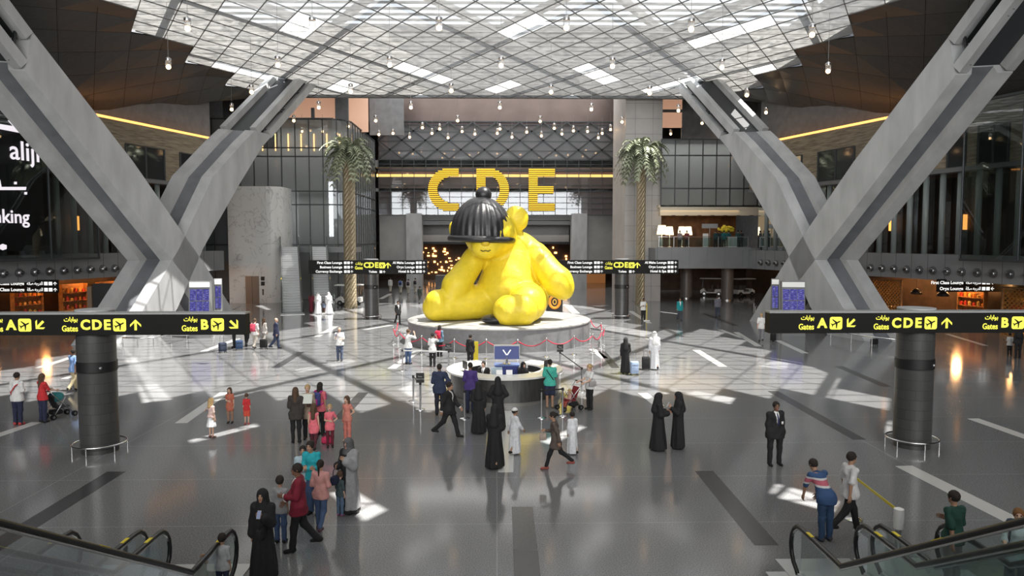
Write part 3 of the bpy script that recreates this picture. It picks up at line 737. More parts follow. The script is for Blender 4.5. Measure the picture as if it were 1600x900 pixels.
def plane_icon(mb, c, s, mi=0, mk=1, Y=0):
    """square badge with a small aeroplane"""
    P = []; r = .16
    for cx, cz, a0 in ((.5-r, .5-r, 0), (-.5+r, .5-r, 90), (-.5+r, -.5+r, 180), (.5-r, -.5+r, 270)):
        for k in range(5): a = math.radians(a0+k*22.5); P.append((c[0]+s*(cx+r*math.cos(a)), Y, c[1]+s*(cz+r*math.sin(a))))
    mb.add(P, [tuple(range(len(P)))], mi)
    a = math.radians(-65); ca, sa = math.cos(a), math.sin(a)
    def T(x, z): return (c[0]+s*(x*ca-z*sa), Y-.004, c[1]+s*(x*sa+z*ca))
    for poly in ([(-.05, -.38), (.05, -.38), (.06, .3), (0, .42), (-.06, .3)], [(-.05, .12), (-.4, -.1), (-.4, -.18), (-.05, -.05)], [(.05, .12), (.05, -.05), (.4, -.18), (.4, -.1)], [(-.04, -.26), (-.17, -.38), (-.17, -.42), (-.04, -.36)], [(.04, -.26), (.04, -.36), (.17, -.42), (.17, -.38)]):
        mb.add([T(*p) for p in poly], [tuple(range(len(poly)))], mk)
def gate_near(px, name):
    """big sign across the column: three gate groups"""
    Y = 21.25
    x0, x1, zt, zb = at(px[0], 500, Y).x, at(px[1], 500, Y).x, at(776, 490.5, Y).z, at(776, 522, Y).z
    g = thing('gate_sign', name, 'sign', (0, 0, 0), group='large yellow on black gate signs')
    g.location = ((x0+x1)/2, 0, 0); ox = g.location.x
    mb = MB(); mb.box(((x0+x1)/2-ox, Y+.2, (zt+zb)/2), (x1-x0, .4, zt-zb)); mb.build('box', signbk, g)
    mb = MB(); mb.box(((x0+x1)/2-ox, Y+.22, zt+.03), (x1-x0+.02, .44, .05)); mb.build('top_trim', mat('sign_trim', (.3, .31, .31), .4), g)
    mb = MB(); yy = Y-.012
    def X(p): return at(p, 505, Y).x-ox
    u = 21.25/1150
    def grp(xt, letters, x_l, x_i, x_a, ang):
        mb = MB()
        text_to(mb, AR, 13*u, (X(xt), yy, zb+24.5*u), uy=(0, 0, .72), ext=.003, align='RIGHT', bold=.004, width=21*u)
        text_to(mb, 'Gates', 13*u, (X(xt), yy, zb+10*u), ext=.003, align='RIGHT', bold=.004, width=24.5*u)
        for ch, xx in zip(letters, x_l): text_to(mb, ch, 21*u, (X(xx), yy, zb+15.5*u), ext=.003, bold=.016)
        plane_icon(mb, (X(x_i), zb+16*u), 20*u, Y=yy); arrow(mb, (X(x_a), zb+16*u), 17*u, ang, Y=yy, w=.17)
        mb.build('lettering', [yel, signbk], g)
    return g, mb, grp
for k, sh in ((0, 0), (1, 1267)):
    pxs = (-70, 383) if k == 0 else (1203, 1668)
    g, mb, grp = gate_near(pxs, 'long black sign with yellow A, CDE, B on the %s column' % ('left foreground' if k == 0 else 'right foreground'))
    grp(5+sh, 'A', [17.5+sh], 39+sh, 62+sh, math.radians(135))
    grp(122+sh, 'CDE', [133.5+sh, 151.5+sh, 167.5+sh], 187+sh, 212+sh, 0)
    d = 0 if k == 0 else -17
    grp(309+sh+d, 'B', [319.5+sh+d], 340+sh+d, 366+sh+d, math.radians(-135))
pL = flr(170, 697); pR = flr(1411, 690)
column((pL.x, 21.95, 0), .53, 4.22, 'dark tiled round column left foreground, its ring rail on bare floor')
column((pR.x, 21.95, 0), .53, 4.22, 'dark tiled round column right foreground, its ring rail on bare floor')
def far_sign(cx, x0p, x1p, label):
    Y = 58.0; u = Y/1150
    x0, x1 = at(x0p, 416, Y).x, at(x1p, 416, Y).x; zt, zb = at(776, 406.5, Y).z, at(776, 428, Y).z
    g = thing('lounge_sign', label, 'sign', ((x0+x1)/2, Y, 0), group='distant gate signs beside the bear'); ox = g.location.x
    mb = MB(); mb.box((0, .25, (zt+zb)/2), (x1-x0, .5, zt-zb)); mb.build('box', signbk, g)
    mb = MB(); c = at(cx, 416, Y).x-ox; yy = -.02
    text_to(mb, AR, 7.5*u, (c-14*u, yy, zb+16.5*u), uy=(0, 0, .8), align='RIGHT', bold=.004, width=11*u); text_to(mb, 'Gates', 7*u, (c-14*u, yy, zb+9.5*u), align='RIGHT', bold=.004, width=12*u)
    for i, ch in enumerate('CDE'): text_to(mb, ch, 11.5*u, (c-8.5*u+i*8*u, yy, zb+13.5*u), bold=.02)
    plane_icon(mb, (c+16*u, zb+13.5*u), 9*u, Y=yy); arrow(mb, (c+25*u, zb+13.5*u), 9*u, 0, Y=yy); mb.build('yellow_lettering', [yel, signbk], g)
    mb = MB()
    L = ['First Class Lounge', 'Business Lounge', 'Currency Exchange']; Rr = ['Al Maha Lounge', 'Oryx Lounge', 'Hotel & Spa']
    xl0 = x0-ox; xr1 = x1-ox
    for i in range(3):
        z = zb+(17.5-i*6.8)*u
        if xl0 < c-70*u:
            text_to(mb, L[i], 5.2*u, (c-46*u, yy, z), align='RIGHT', bold=.008)
            for q in (41, 36): mb.box((c-q*u, yy, z), (4*u, .01, 4*u))
            arrow(mb, (c-31*u, z), 4*u, 0, Y=yy)
        text_to(mb, Rr[i], 5.2*u, (xr1-19*u, yy, z), align='RIGHT', bold=.008)
        for q in (15, 10): mb.box((xr1-q*u, yy, z), (4*u, .01, 4*u))
        arrow(mb, (xr1-4.5*u, z), 4*u, 0, Y=yy)
    text_to(mb, 'Toilets', 4.6*u, (c+8*u, yy, zb+3.5*u), align='RIGHT', bold=.008); mb.box((c+14*u, yy, zb+3.5*u), (4*u, .01, 4*u)); arrow(mb, (c+19*u, zb+3.5*u), 4*u, 0, Y=yy)
    mb.build('white_lettering', signw, g)
far_sign(581, 482, 667, 'long black sign left of the bear, yellow CDE at its middle')
far_sign(971, 866, 1060, 'long black sign right of the bear, yellow CDE at its middle')
for px, l in ((581, 'grey tiled column under the sign left of the bear'), (971, 'grey tiled column under the sign right of the bear')):
    p = at(px, 497, 58.9); column((p.x, 58.9, 0), .57, 4.75, l)
# lounge signs under the side slabs
for s, (a, b) in ((-1, (-40, 88)), (1, (1467, 1640))):
    Y = 50.0; u = Y/1150; x0, x1 = at(a, 446, Y).x, at(b, 446, Y).x; zt = 3.62 if s < 0 else 3.6; zb = zt-20*u
    g = thing('lounge_sign', 'black lounge direction sign hanging under the %s slab' % ('left' if s < 0 else 'right'), 'sign', ((x0+x1)/2, Y, 0))
    mb = MB(); mb.box((0, .15, (zt+zb)/2), (x1-x0, .3, zt-zb)); mb.build('box', signbk, g)
    mb = MB()
    for i, t in enumerate(('First Class Lounge', 'Oryx Lounge' if s > 0 else 'Business Class Lounge')):
        z = zt-(5.5+i*9.5)*u; xe = (at(1505, 446, Y).x if s > 0 else at(38, 446, Y).x)-g.location.x
        text_to(mb, t, 7*u, (xe, -.01, z), align='RIGHT', bold=.006)
        text_to(mb, '\uFE94\uFEDF\uFE8E\uFEBB \uFEEA\uFE9F\uFEAD\uFEAA\uFEDF\uFE8D', 7*u, (xe+4*u, -.01, z), align='LEFT', bold=.004, width=24*u)
        for q in (33, 40): mb.box((xe+q*u, -.01, z), (5.4*u, .01, 5.4*u))
        arrow(mb, (xe+47*u, z), 5.5*u, PI/2 if s > 0 else 0, Y=-.012)
    mb.build('lettering', signw, g)
# ---------------- the three big slatted letters on the far facade
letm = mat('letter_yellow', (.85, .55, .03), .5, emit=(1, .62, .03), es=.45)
ZC0, ZC1 = zf(330), zf(264); YL = YF-.75
def hspans(ch, t):
    """filled x-intervals of a letter at height t (0 bottom .. 1 top), unit box about .78 wide"""
    w = .215
    if ch == 'E':
        if t > .82 or t < .16: return [(0, .62)]
        if .40 < t < .58: return [(0, .59)]
        return [(0, w)]
    y = (t-.5)*2; out = []
    if ch == 'C':
        a = .5-.5*math.sqrt(max(0, 1-y*y)) if abs(y) < 1 else .5; a = .72*a*1.35
        yi = y/.66
        if abs(yi) < 1: b = .215+.72*1.35*(.5-.5*math.sqrt(1-yi*yi))*.9; return [(a, min(b, .72))]
        return [(a, .72)]
    if ch == 'D':
        R = .3+.47*math.sqrt(max(0, 1-y*y)) if abs(y) < 1 else .3; yi = y/.66
        if abs(yi) < 1: r2 = .28+.27*math.sqrt(1-yi*yi); return [(0, w), (r2, R)] if r2 > w else [(0, R)]
        return [(0, R)]
for ch, pa in (('C', 669), ('D', 744.5), ('E', 826)):
    xA = at(pa, 300, YL).x; Hh = ZC1-ZC0
    t_ = thing('giant_letter', 'giant yellow slatted letter %s on the far glass facade' % ch, 'letter', (xA, YL, ZC0), group='giant gate letters over the far hall')
    mb = MB(); N = 22; fr = MB(); prev = None
    for k in range(N):
        t = (k+.5)/N
        for a, b in hspans(ch, t): mb.box(((a+b)/2*Hh, 0, t*Hh), ((b-a)*Hh, .3, Hh/N*.52))
        for a, b in hspans(ch, t): fr.box(((a+b)/2*Hh, .2, t*Hh), ((b-a)*Hh, .06, Hh/N))
    mb.build('slats', letm, t_); fr.build('backing', mat('letter_backing', (.05, .03, .005), .6), t_)
    mb = MB()
    for x in (.1, .5): mb.bar((x*Hh, .3, Hh*.9), (x*Hh, .75, Hh*.9), .08, .08); mb.bar((x*Hh, .3, Hh*.1), (x*Hh, .75, Hh*.1), .08, .08)
    mb.build('bracket', steel_dk, t_)
# ---------------- bronze palms
bark = mat('bronze_bark', (.36, .3, .2), .42, .55, noise=.25, nscale=6); leafm = mat('palm_leaf', (.27, .3, .2), .38, .3, noise=.3, nscale=5)
def palm(px, yb, Y, r0, ztop, label, seed):
    rnd = random.Random(seed); p = at(px, yb, Y); t = thing('palm_tree', label, 'palm', (p.x, Y, 0), group='bronze palms in front of the glass walls')
    # trunk with a lattice of leaf scars
    V = []; Fs = []; rows = int(ztop/.12); n = 22
    for i in range(rows+1):
        z = ztop*i/rows; r = r0*(1+.12*math.exp(-z/.5)) if i else r0*1.1
        for j in range(n):
            a = 2*PI*(j+.5*(i % 2))/n; k = 1+.2*((i+2*(j % 2)) % 4 < 2); V.append((r*k*math.cos(a), r*k*math.sin(a), z))
    for i in range(rows):
        for j in range(n): Fs.append((i*n+j, i*n+(j+1) % n, (i+1)*n+(j+1) % n, (i+1)*n+j))
    mb = MB(); mb.add(V, Fs); mb.build('trunk', bark, t)
    # one frond: arched rib with drooping leaflets
    def frond(L, lift, droop):
        mb = MB(); P = []; N = 12
        for k in range(N+1):
            u = k/N; P.append(Vector((L*(u-.15*u*u), 0, lift*math.sin(u*PI*.55)*L*.62-droop*L*u**2.4)))
        mb.tube(P, [.05*(1-u*.08) for u in range(N+1)], 5)
        for k in range(2, N+1):
            for sg in (-1, 1):
                b = P[k]; q = P[k]-P[k-1]; q.normalize(); ll = .72*(1-.45*k/N)
                tip = b+q*ll*.55+Vector((0, sg*ll*.8, -.3*ll)); w = q*.17
                mb.add([b-w*.5, b+w*.5, (b+tip)/2+w*.6+Vector((0, 0, .05)), tip, (b+tip)/2-w*.6+Vector((0, 0, .05))], [(0, 1, 2, 3, 4)])
        return mb
    kinds = [frond(2.75, .75, .4).build('frond', leafm, t), frond(2.9, .5, .8).build('frond', leafm, t), frond(2.6, .25, 1.0).build('frond', leafm, t), frond(2.0, 1.35, .2).build('frond', leafm, t)]
    tot = 66
    for k in range(tot):
        kd = 3 if k < 8 else (0 if k < 26 else (1 if k < 48 else 2)); o = kinds[kd] if kd is not None else None
        if not o.get('used'): o['used'] = 1
        else: o = o.copy(); COL.objects.link(o)
        o.location = (0, 0, ztop-.1-.3*(kd == 2)+rnd.uniform(-.1, .1)); o.rotation_euler = (rnd.uniform(-.2, .2), rnd.uniform(-.15, .15), k*2.399+rnd.uniform(-.2, .2)); s = rnd.uniform(.85, 1.08); o.scale = (s, s, s)
    for o in t.children:
        if 'used' in o: del o['used']
    return t
palm(548, 480, 68.5, .47, at(548, 240, 68.5).z, 'bronze palm in front of the curved glass wall left of the bear', 3)
palm(1000, 470, 71.6, .37, at(1000, 240, 71.6).z, 'bronze palm in front of the grey stone pylon right of the bear', 5)
# ---------------- marble lift block
eb = thing('lift_tower', 'pale marble lift block with a steel door beside the escalators', 'lift tower', (0, 0, 0))
a, b = at(357, 400, 74), at(440, 400, 74); zt = at(400, 291, 74).z
eb.location = ((a.x+b.x)/2, 74, 0); w = b.x-a.x
prof = [(-w/2, 0), (w/2-1.4, 0)]+[(w/2-1.4+1.4*math.sin(t), 1.4-1.4*math.cos(t)) for t in [k*PI/2/6 for k in range(1, 7)]]+[(w/2, 4), (-w/2, 4)]
mb = MB(); mb.prism([(x, y, 0) for x, y in prof], (0, 0, zt)); fixn(mb.build('block', marble, eb))
def ex(px): return at(px, 450, 74).x-eb.location.x
mb = MB(); mb.box(((ex(384)+ex(405))/2, -.03, 1.35), (ex(405)-ex(384), .1, 2.7)); d_ = mb.build('door', mat('lift_steel', (.3, .29, .28), .3, .8), eb)
mb = MB(); mb.box(((ex(384)+ex(405))/2, -.09, 1.35), (.03, .03, 2.7)); mb.build('seam', black, d_)
for z, w_, h_ in ((2.45, .36, .4), (1.95, .36, .4), (1.1, .12, .6)): mb = MB(); mb.box((ex(411), -.03, z), (w_, .05, h_)); mb.build('notice', black, eb)
# ---------------- escalators
hr = mat('handrail_rubber', (.018, .018, .019), .35); escgl = glassmat('escalator_glass', (.72, .8, .78), .96, body=(.25, .33, .32)); stepm = mat('escalator_step', (.22, .225, .23), .4, .6); yelp = mat('yellow_paint', (.75, .6, .03), .5)
skirt = mat('escalator_skirt', (.4, .41, .42), .3, .7)
def escalator(label, x, y, rise, w, up_dir, flat=1.3, cat='escalator', group=None, side_floor=0, tall=1.0, rz=0):
    """runs from the floor (y) upwards along up_dir (+1 away, -1 towards the viewer)"""
    e = thing('escalator', label, cat, (x, y, 0), rz, group=group)
    run = rise/math.tan(math.radians(30))
    def Pq(t, h): # path: t along; height of tread line
        z = 0 if t < flat else min(rise, (t-flat)*math.tan(math.radians(30))); return (up_dir*t, z+h)
    tot = flat+run+flat
    ts = [0, flat*.75, flat, flat+.35]+[flat+.35+(run-.35)*k/8 for k in range(1, 9)]+[tot]
    # treads
    mb = MB(); mb.box((0, up_dir*flat/2, .02), (w-.3, flat, .05))
    n = int(rise/.2)
    for k in range(n): mb.box((0, up_dir*(flat+(k+.5)*run/n), (k+1)*rise/n-.11), (w-.34, run/n*1.02, .2))
    mb.box((0, up_dir*(flat+run+flat/2), rise-.03), (w-.3, flat, .06)); st = mb.build('steps', stepm, e)
    mb = MB()
    for k in range(n): mb.box((0, up_dir*(flat+k*run/n+(.012 if up_dir > 0 else .012)), (k+1)*rise/n-.012), (w-.36, .03, .03))
    mb.build('step_edge', mat('step_edge', (.55, .56, .56), .35, .6), st)
    mb = MB(); mb.box((0, -up_dir*.45, .012), (w+.1, .95, .025)); mb.build('comb_plate', mat('comb_plate', (.5, .51, .51), .35, .7), e)
    for sx in (-1, 1):
        X = sx*(w/2-.07)
        # skirt / truss side
        P = [(X-.06, *Pq(t, -.0 if t else 0)) for t in ts]; low = [(X-.06, *Pq(t, -.75)) for t in ts]; low = [(a, b, max(0, c)) for a, b, c in low]
        top = [(a, b, c+.16) for a, b, c in P]
        mb = MB()
        for k in range(len(ts)-1): mb.prism([low[k], low[k+1], top[k+1], top[k]], (.12, 0, 0))
        fixn(mb.build('skirt_panel', skirt, e))
        # glass panel, rounded at the lower end
        arcn = [(-.05+.0-.42*math.sin(a), .56-.42*math.cos(a)) for a in [k*PI/8 for k in range(9)]]
        mb = MB(); V = []
        gl_low = [(X, *Pq(t, .14)) for t in ts]; gl_top = [(X, *Pq(t, tall-.04)) for t in ts]
        for k in range(len(ts)-1): mb.add([gl_low[k], gl_low[k+1], gl_top[k+1], gl_top[k]], [(0, 1, 2, 3)])
        nose = [(X, up_dir*(-.0+a*1.0), b) for a, b in [(-.42*math.sin(k*PI/8), .57-.40*math.cos(k*PI/8)) for k in range(9)]]
        mb.add([(X, 0, .14)]+nose+[(X, 0, tall-.04)], [tuple(range(11))]); mb.build('glass_panel', escgl, e)
        # handrail loop end and run
        path = [(X, up_dir*-.12, .08)]+[(X, up_dir*(-.46*math.sin(k*PI/8)), .56-.46*math.cos(k*PI/8)) for k in range(1, 9)]
        path = [p for p in path]; path[-1] = (X, 0, tall+.02)
        path += [(X, *Pq(t, tall+.02)) for t in ts[1:]]
        mb = MB(); mb.tube(path, .042, 8); hd = mb.build('handrail', hr, e, smooth=True)
        mb = MB(); mb.tube([(a, b, c-.055) for a, b, c in path[5:]], .022, 6); mb.build('rail_track', chrome, hd, smooth=True)
        for t in (.25, flat+run*.3):
            mb = MB(); a = Vector((X, *Pq(t, tall+.055))); b2 = Vector((X, *Pq(t+.22, tall+.055))); mb.bar(a, b2, .06, .015); mb.build('yellow_mark', yelp, hd)
    return e
far_top = 5.6
xA = at(457, 490, 63).x; xB = at(506, 488, 64).x
escalator('left of the two distant escalators beside the marble lift block', xA, 63, far_top, 1.85, 1, rz=.285, group='distant escalators')
escalator('right of the two distant escalators, behind the black sign', xB, 63.8, far_top, 1.7, 1, rz=.26, group='distant escalators')
mb = MB(); mb.box(((xA+xB)/2-4, 76.4, far_top-.3), (12, 3, .5)); struct(mb.build('trim_130', fascia))
NE = 13.1
for x, l in ((-5.5, 'foreground escalator at bottom left, nearest the woman in black'), (-7.15, 'foreground escalator in the left corner, outer of the pair'), (6.22, 'foreground escalator at bottom right beside the leaning man'), (7.78, 'foreground escalator in the right corner where the man in dark green rides')):
    escalator(l, x, NE, 4.7, 1.38, -1, flat=1.55, group='foreground escalators', tall=.98)
# pale landing plates before the near escalators
lp = mat('landing_plate', (.52, .53, .53), .3)
for k, (xa, xb) in enumerate(((-8.6, -4.3), (5.1, 9))):
    mb = MB(); mb.box(((xa+xb)/2, 12.2, .006), (xb-xa, 2.6, .012)); struct(mb.build('trim_%d' % (131+k), lp))
mb = MB(); mb.box((0, -2.9, 4.45), (24, 9.6, .4)); struct(mb.build('floor_mezzanine', conc_dk))
# ---------------- flight information boards
def screenmat():
    m, n, out = nt('screen_blue'); L = n.links.new; e = n.nodes.new('ShaderNodeEmission'); e.inputs[1].default_value = .5
    tc = n.nodes.new('ShaderNodeTexCoord'); mp = n.nodes.new('ShaderNodeMapping'); mp.inputs['Scale'].default_value = (2.2, .01, 9); L(tc.outputs['Object'], mp.inputs[0])
    br = n.nodes.new('ShaderNodeTexNoise'); br.inputs['Scale'].default_value = 2.5; L(mp.outputs[0], br.inputs['Vector'])
    r = n.nodes.new('ShaderNodeValToRGB'); q = r.color_ramp.elements; q[0].position = .5; q[1].position = .62; q[0].color = (.1, .09, .42, 1); q[1].color = (.32, .32, .75, 1); L(br.outputs[0], r.inputs[0])
    L(r.outputs[0], e.inputs[0]); L(e.outputs[0], out.inputs[0]); return m
scr = screenmat(); hdr = mat('board_header', (.7, .7, .68), .5, emit=(.9, .9, .85), es=.15); bodyg = mat('board_body', (.16, .165, .17), .5)
def board(px0, px1, pt, Y, rz, label, cols):
    a, b = at(px0, 460, Y), at(px1, 460, Y); w = (b.x-a.x)/max(.3, math.cos(rz)); zt = at(px0, pt, Y).z
    t = thing('flight_board', label, 'display board', ((a.x+b.x)/2, Y, 0), rz, group='flight information boards'); ti = Matrix.Rotation(math.radians(-8), 3, 'X')
    H = zt; mb = MB(); mb.prism([(-w/2, -.05, 0), (-w/2, .55, 0), (-w/2, .75, H), (-w/2, .35, H)], (w, 0, 0)); fixn(mb.build('body', bodyg, t))
    def fr(z): return -.05+.4*z/H-.015
    mb = MB(); mb.prism([(-w/2+.03, fr(H-.38)-.02, H-.38), (-w/2+.03, fr(H-.05)-.02, H-.05), (-w/2+.03, fr(H-.05)+.03, H-.05), (-w/2+.03, fr(H-.38)+.03, H-.38)], (w-.06, 0, 0)); fixn(mb.build('header', hdr, t))
    hh = .72; cwid = (w-.1)/cols
    for r in range(2):
        for c in range(cols):
            z0 = H-.45-(r+1)*(hh+.06); x0 = -w/2+.05+c*cwid
            mb = MB(); mb.prism([(x0+.02, fr(z0)-.02, z0), (x0+.02, fr(z0+hh)-.02, z0+hh), (x0+.02, fr(z0+hh)+.03, z0+hh), (x0+.02, fr(z0)+.03, z0)], (cwid-.04, 0, 0)); o = fixn(mb.build('screen', scr, t))
    return t
board(294, 326, 440, 47.5, .12, 'blue screened flight board at the foot of the left girder, larger one', 3)
board(335, 346, 436, 50.5, .3, 'narrow blue flight board behind the larger one by the left girder', 2)
board(1224, 1259, 440, 47.5, -.12, 'blue screened flight board at the foot of the right girder, larger one', 3)
board(1206, 1217, 436, 50.5, -.3, 'narrow blue flight board behind the larger one by the right girder', 2)
# ================================================================ LAMPS, DESK, BARRIERS, SHOPS
# ---------------- pendant lamps on long wires
PEND = [(488, 38), (434, 97), (686, 38), (609, 97), (783, 98), (705, 138), (548, 139), (642, 165), (781, 165), (498, 165), (459, 186), (544, 195), (587, 186), (425, 198), (660, 197), (715, 186), (614, 206), (675, 206), (687, 199), (722, 203), (781, 199), (777, 206), (472, 203), (504, 203),
        (885, 38), (1080, 40), (1128, 101), (957, 99), (861, 140), (1015, 142), (1167, 145), (924, 168), (844, 187), (972, 188), (1060, 170), (1097, 190), (1128, 202), (1015, 200), (1048, 207), (1078, 210), (878, 207), (896, 202), (941, 206), (823, 204), (866, 198), (918, 203), (954, 200), (1197, 173),
        (293, 39), (263, 100), (393, 140), (362, 168), (1269, 49), (1294, 107)]
PEND += [(592, 208), (640, 212), (700, 213), (742, 207), (800, 212), (846, 210), (935, 213), (965, 207)]
lampglass = glassmat('lamp_glass', (.95, .97, 1), .8, body=(.55, .57, .58)); bulb = emitmat('lamp_bulb', (1, .6, .28), 12)
proto = None; rowc = {}
lamps = []
for px, py in PEND:
    Y = 10.7*1150/(375-py) if py < 150 else (56+(py-150)*.52)
    lamps.append((Y, px, py))
rows_named = {}
for k, (Y, px, py) in enumerate(sorted(lamps)):
    p = at(px, py, Y)
    side = 'left' if px < 640 else ('right' if px > 930 else 'middle')
    row = 'nearest row' if py < 60 else 'second row' if py < 120 else 'third row' if py < 155 else 'small ones before the far facade'
    key = (row, side); rows_named[key] = rows_named.get(key, 0)+1
    if proto is None:
        t = thing('pendant_lamp', '', 'lamp', p)
        mb = MB(); mb.lathe([(.14, -.22), (.16, -.2), (.16, .22), (.14, .24), (.02, .24), (.02, .26)], 14); mb.build('glass_shade', lampglass, t, smooth=True, angle=40)
        mb = MB(); mb.lathe([(.165, .18), (.17, .2), (.17, .32), (.07, .38), (.02, .42)], 14); mb.build('cap', steel, t, smooth=True, angle=40)
        mb = MB(); mb.ball((0, 0, -.17), .14, 10); mb.build('bulb', bulb, t, smooth=True)
        wm = MB(); wm.tube([(0, 0, .4), (0, 0, 1.4)], .012, 5); wire = wm.build('wire', mat('wire', (.25, .25, .25), .4, .6), t); proto = t
    else: t = dup(proto, p)
    for c in t.children:
        if c.name.startswith('wire'): c.location = (0, 0, .4-.4*(ZS-p.z-.42)); c.scale = (1, 1, ZS-p.z-.42)
    t['label'] = 'small glowing pendant lamp, %s, %s' % (row, {'left': 'left side', 'right': 'right side', 'middle': 'middle'}[side])
    t['group'] = 'pendant lamps, %s, %s' % (row, side)
for o in list(COL.objects):
    if o.type == 'EMPTY' and o.name.startswith('pendant_lamp'):
        pass
# ---------------- round air nozzles along the slabs
nz = None
for s in (-1, 1):
    y = 40.0; k = 0
    ys = []
    while y < (66 if s < 0 else 70): ys.append(y); y += 1.11
    for y in ys:
        p = Wp(s, y, 0, 4.15); rz = math.atan2(.285, 1)*s
        if nz is None:
            t = thing('air_nozzle', '', 'air nozzle', p)
            V = MB(); V.tube([(0, 0, 0), (-.05, 0, 0)], .3, 20); V.build('ring', mat('nozzle_ring', (.12, .12, .125), .4, .3), t, smooth=True, angle=40)
            V = MB(); V.ball((-.07, 0, 0), .21, 14); b_ = V.build('ball', steel, t, smooth=True)
            V = MB(); V.tube([(-.2, -.02, 0), (-.32, -.1, 0)], .12, 12); V.build('spout', black, b_)
            nz = t
        else: t = dup(nz, p)
        t.rotation_euler = (0, 0, (0 if s > 0 else PI)+(rz if s > 0 else -(-rz)))
        t['label'] = 'round metal air nozzle in the row along the %s slab edge' % ('left' if s < 0 else 'right'); t['group'] = 'air nozzles along the %s slab' % ('left' if s < 0 else 'right')
# ---------------- glowing screen behind the left glass box
led = emitmat('led_pink_white', (1, .86, .95), 1.6)
sg = thing('advertising_screen', 'dark advertising screen with glowing white letters at the left edge', 'screen', (0, 0, 0))
ys0, ys1 = 40, 50.6
mb = MB(); P = [Wp(-1, ys0, -.25, 5.6), Wp(-1, ys1, -.25, 5.6), Wp(-1, ys1, -.05, 5.6), Wp(-1, ys0, -.05, 5.6)]; mb.prism(P, (0, 0, 10)); fixn(mb.build('panel', mat('screen_black', (.012, .012, .014), .3), sg))
ux = Vector((.285, 1, 0)).normalized()
def onwall(px, py):
    r = (px-776)/1150; d = ray(px, py); # plane x = -(xw(y) - .3)
    t = (45.25-.3)/(.285*d.y-d.x); return Vector((0, 0, CAMH))+d*t
def sh_(px, py): return ux
for txt, px, py, h in (('aliji', 63, 241, 28), ('nking', 46, 340, 20)):
    mb = MB(); p = onwall(px, py); text_to(mb, txt, h*1.42*p.y/1150, p, ux=ux, uy=(0, 0, 1), align='RIGHT', bold=.02); mb.build('lettering', led, sg)
for poly in ([(-30, 196), (43, 210), (24, 190), (12, 188), (20, 197), (-30, 189)], [(-20, 292), (0, 297), (40, 297), (41, 292), (2, 292), (0, 281), (-3, 281), (-4, 291), (-20, 287)], [(0, 383), (4, 381), (10, 383), (10, 389), (4, 391), (0, 389)]):
    mb = MB(); mb.prism([onwall(*q) for q in poly], (.02, 0, 0)); mb.build('glowing_mark', led, sg)
for q in ((24, 286), (40, 302)):
    mb = MB(); mb.prism([onwall(q[0]+dx, q[1]+dy) for dx, dy in ((-2, -2), (2, -2), (2, 2), (-2, 2))], (.02, 0, 0)); mb.build('glowing_mark', led, sg)
# ---------------- information desk
DX, DY = .32, 29.75
dsk = thing('information_desk', 'round information desk with white counter in the middle of the hall', 'desk', (DX, DY, 0))
def ringseg(mb, r0, r1, z0, z1, a0, a1, n=48):
    V = []
    for k in range(n+1):
        a = a0+(a1-a0)*k/n; c, s_ = math.cos(a), math.sin(a); V += [(r0*c, r0*s_, z0), (r1*c, r1*s_, z0), (r1*c, r1*s_, z1), (r0*c, r0*s_, z1)]
    Fs = []
    for k in range(n):
        a = 4*k; b = a+4; Fs += [(a, a+1, b+1, b), (a+1, a+2, b+2, b+1), (a+2, a+3, b+3, b+2), (a+3, a, b, b+3)]
    Fs += [(3, 2, 1, 0), (4*n, 4*n+1, 4*n+2, 4*n+3)]; mb.add(V, Fs)
A0, A1 = math.radians(120), math.radians(420)
mb = MB(); ringseg(mb, 2.05, 2.2, .12, 1.02, A0, A1); fixn(mb.build('front_panel', mat('desk_metal', (.13, .13, .125), .3, .7, noise=.2, nscale=14, stretch=(1, 1, .1)), dsk, smooth=True, angle=40))
mb = MB(); ringseg(mb, 1.98, 2.24, .0, .12, A0, A1); fixn(mb.build('plinth', mat('desk_plinth', (.3, .29, .27), .35, .5), dsk, smooth=True, angle=40))
mb = MB(); ringseg(mb, 1.5, 2.36, 1.02, 1.09, A0, A1); fixn(mb.build('counter', mat('counter_white', (.78, .77, .73), .3), dsk, smooth=True, angle=40))
mb = MB(); ringseg(mb, 1.15, 1.55, .70, .74, A0, A1); fixn(mb.build('work_shelf', mat('counter_white', (.78, .77, .73), .3), dsk, smooth=True, angle=40))
bluep = mat('blue_panel', (.03, .045, .2), .4)
tw = thing('desk_tower', 'blue storage block in the middle of the information desk', 'cabinet', (DX+.1, DY+.7, 0))
mb = MB(); mb.box((0, 0, .55), (1.0, .5, 1.1)); mb.build('body', bluep, tw); mb = MB(); mb.box((0, 0, 1.12), (1.05, .55, .05)); mb.build('top', mat('blue_light', (.12, .2, .45), .4), tw)
mb = MB(); mb.box((-.42, -.28, .6), (.45, .03, .9)); mb.build('brochure_rack', mat('rack_pale', (.45, .55, .62), .4), tw)
mo = thing('monitor', 'flat monitor with white V mark above the information desk', 'monitor', (DX+.1, DY+.7, 1.14))
mb = MB(); mb.cyl((0, 0, 0), .05, .3, 12); mb.cyl((0, 0, 0), .16, .02, 16); mb.build('stand', steel, mo)
mb = MB(); mb.box((0, 0, .5), (1.08, .07, .62)); mb.build('frame', mat('monitor_frame', (.5, .5, .51), .35, .5), mo)
mb = MB(); mb.box((0, -.04, .48), (1.02, .01, .54)); sc_ = mb.build('screen', mat('screen_navy', (.03, .04, .1), .3, emit=(.08, .1, .25), es=.5), mo)
mb = MB(); mb.bar((-.16, -.05, .6), (-.01, -.05, .38), .01, .05, up=(1, 0, .7)); mb.bar((.16, -.05, .6), (.01, -.05, .38), .01, .05, up=(-1, 0, .7)); mb.build('mark', signw, sc_)
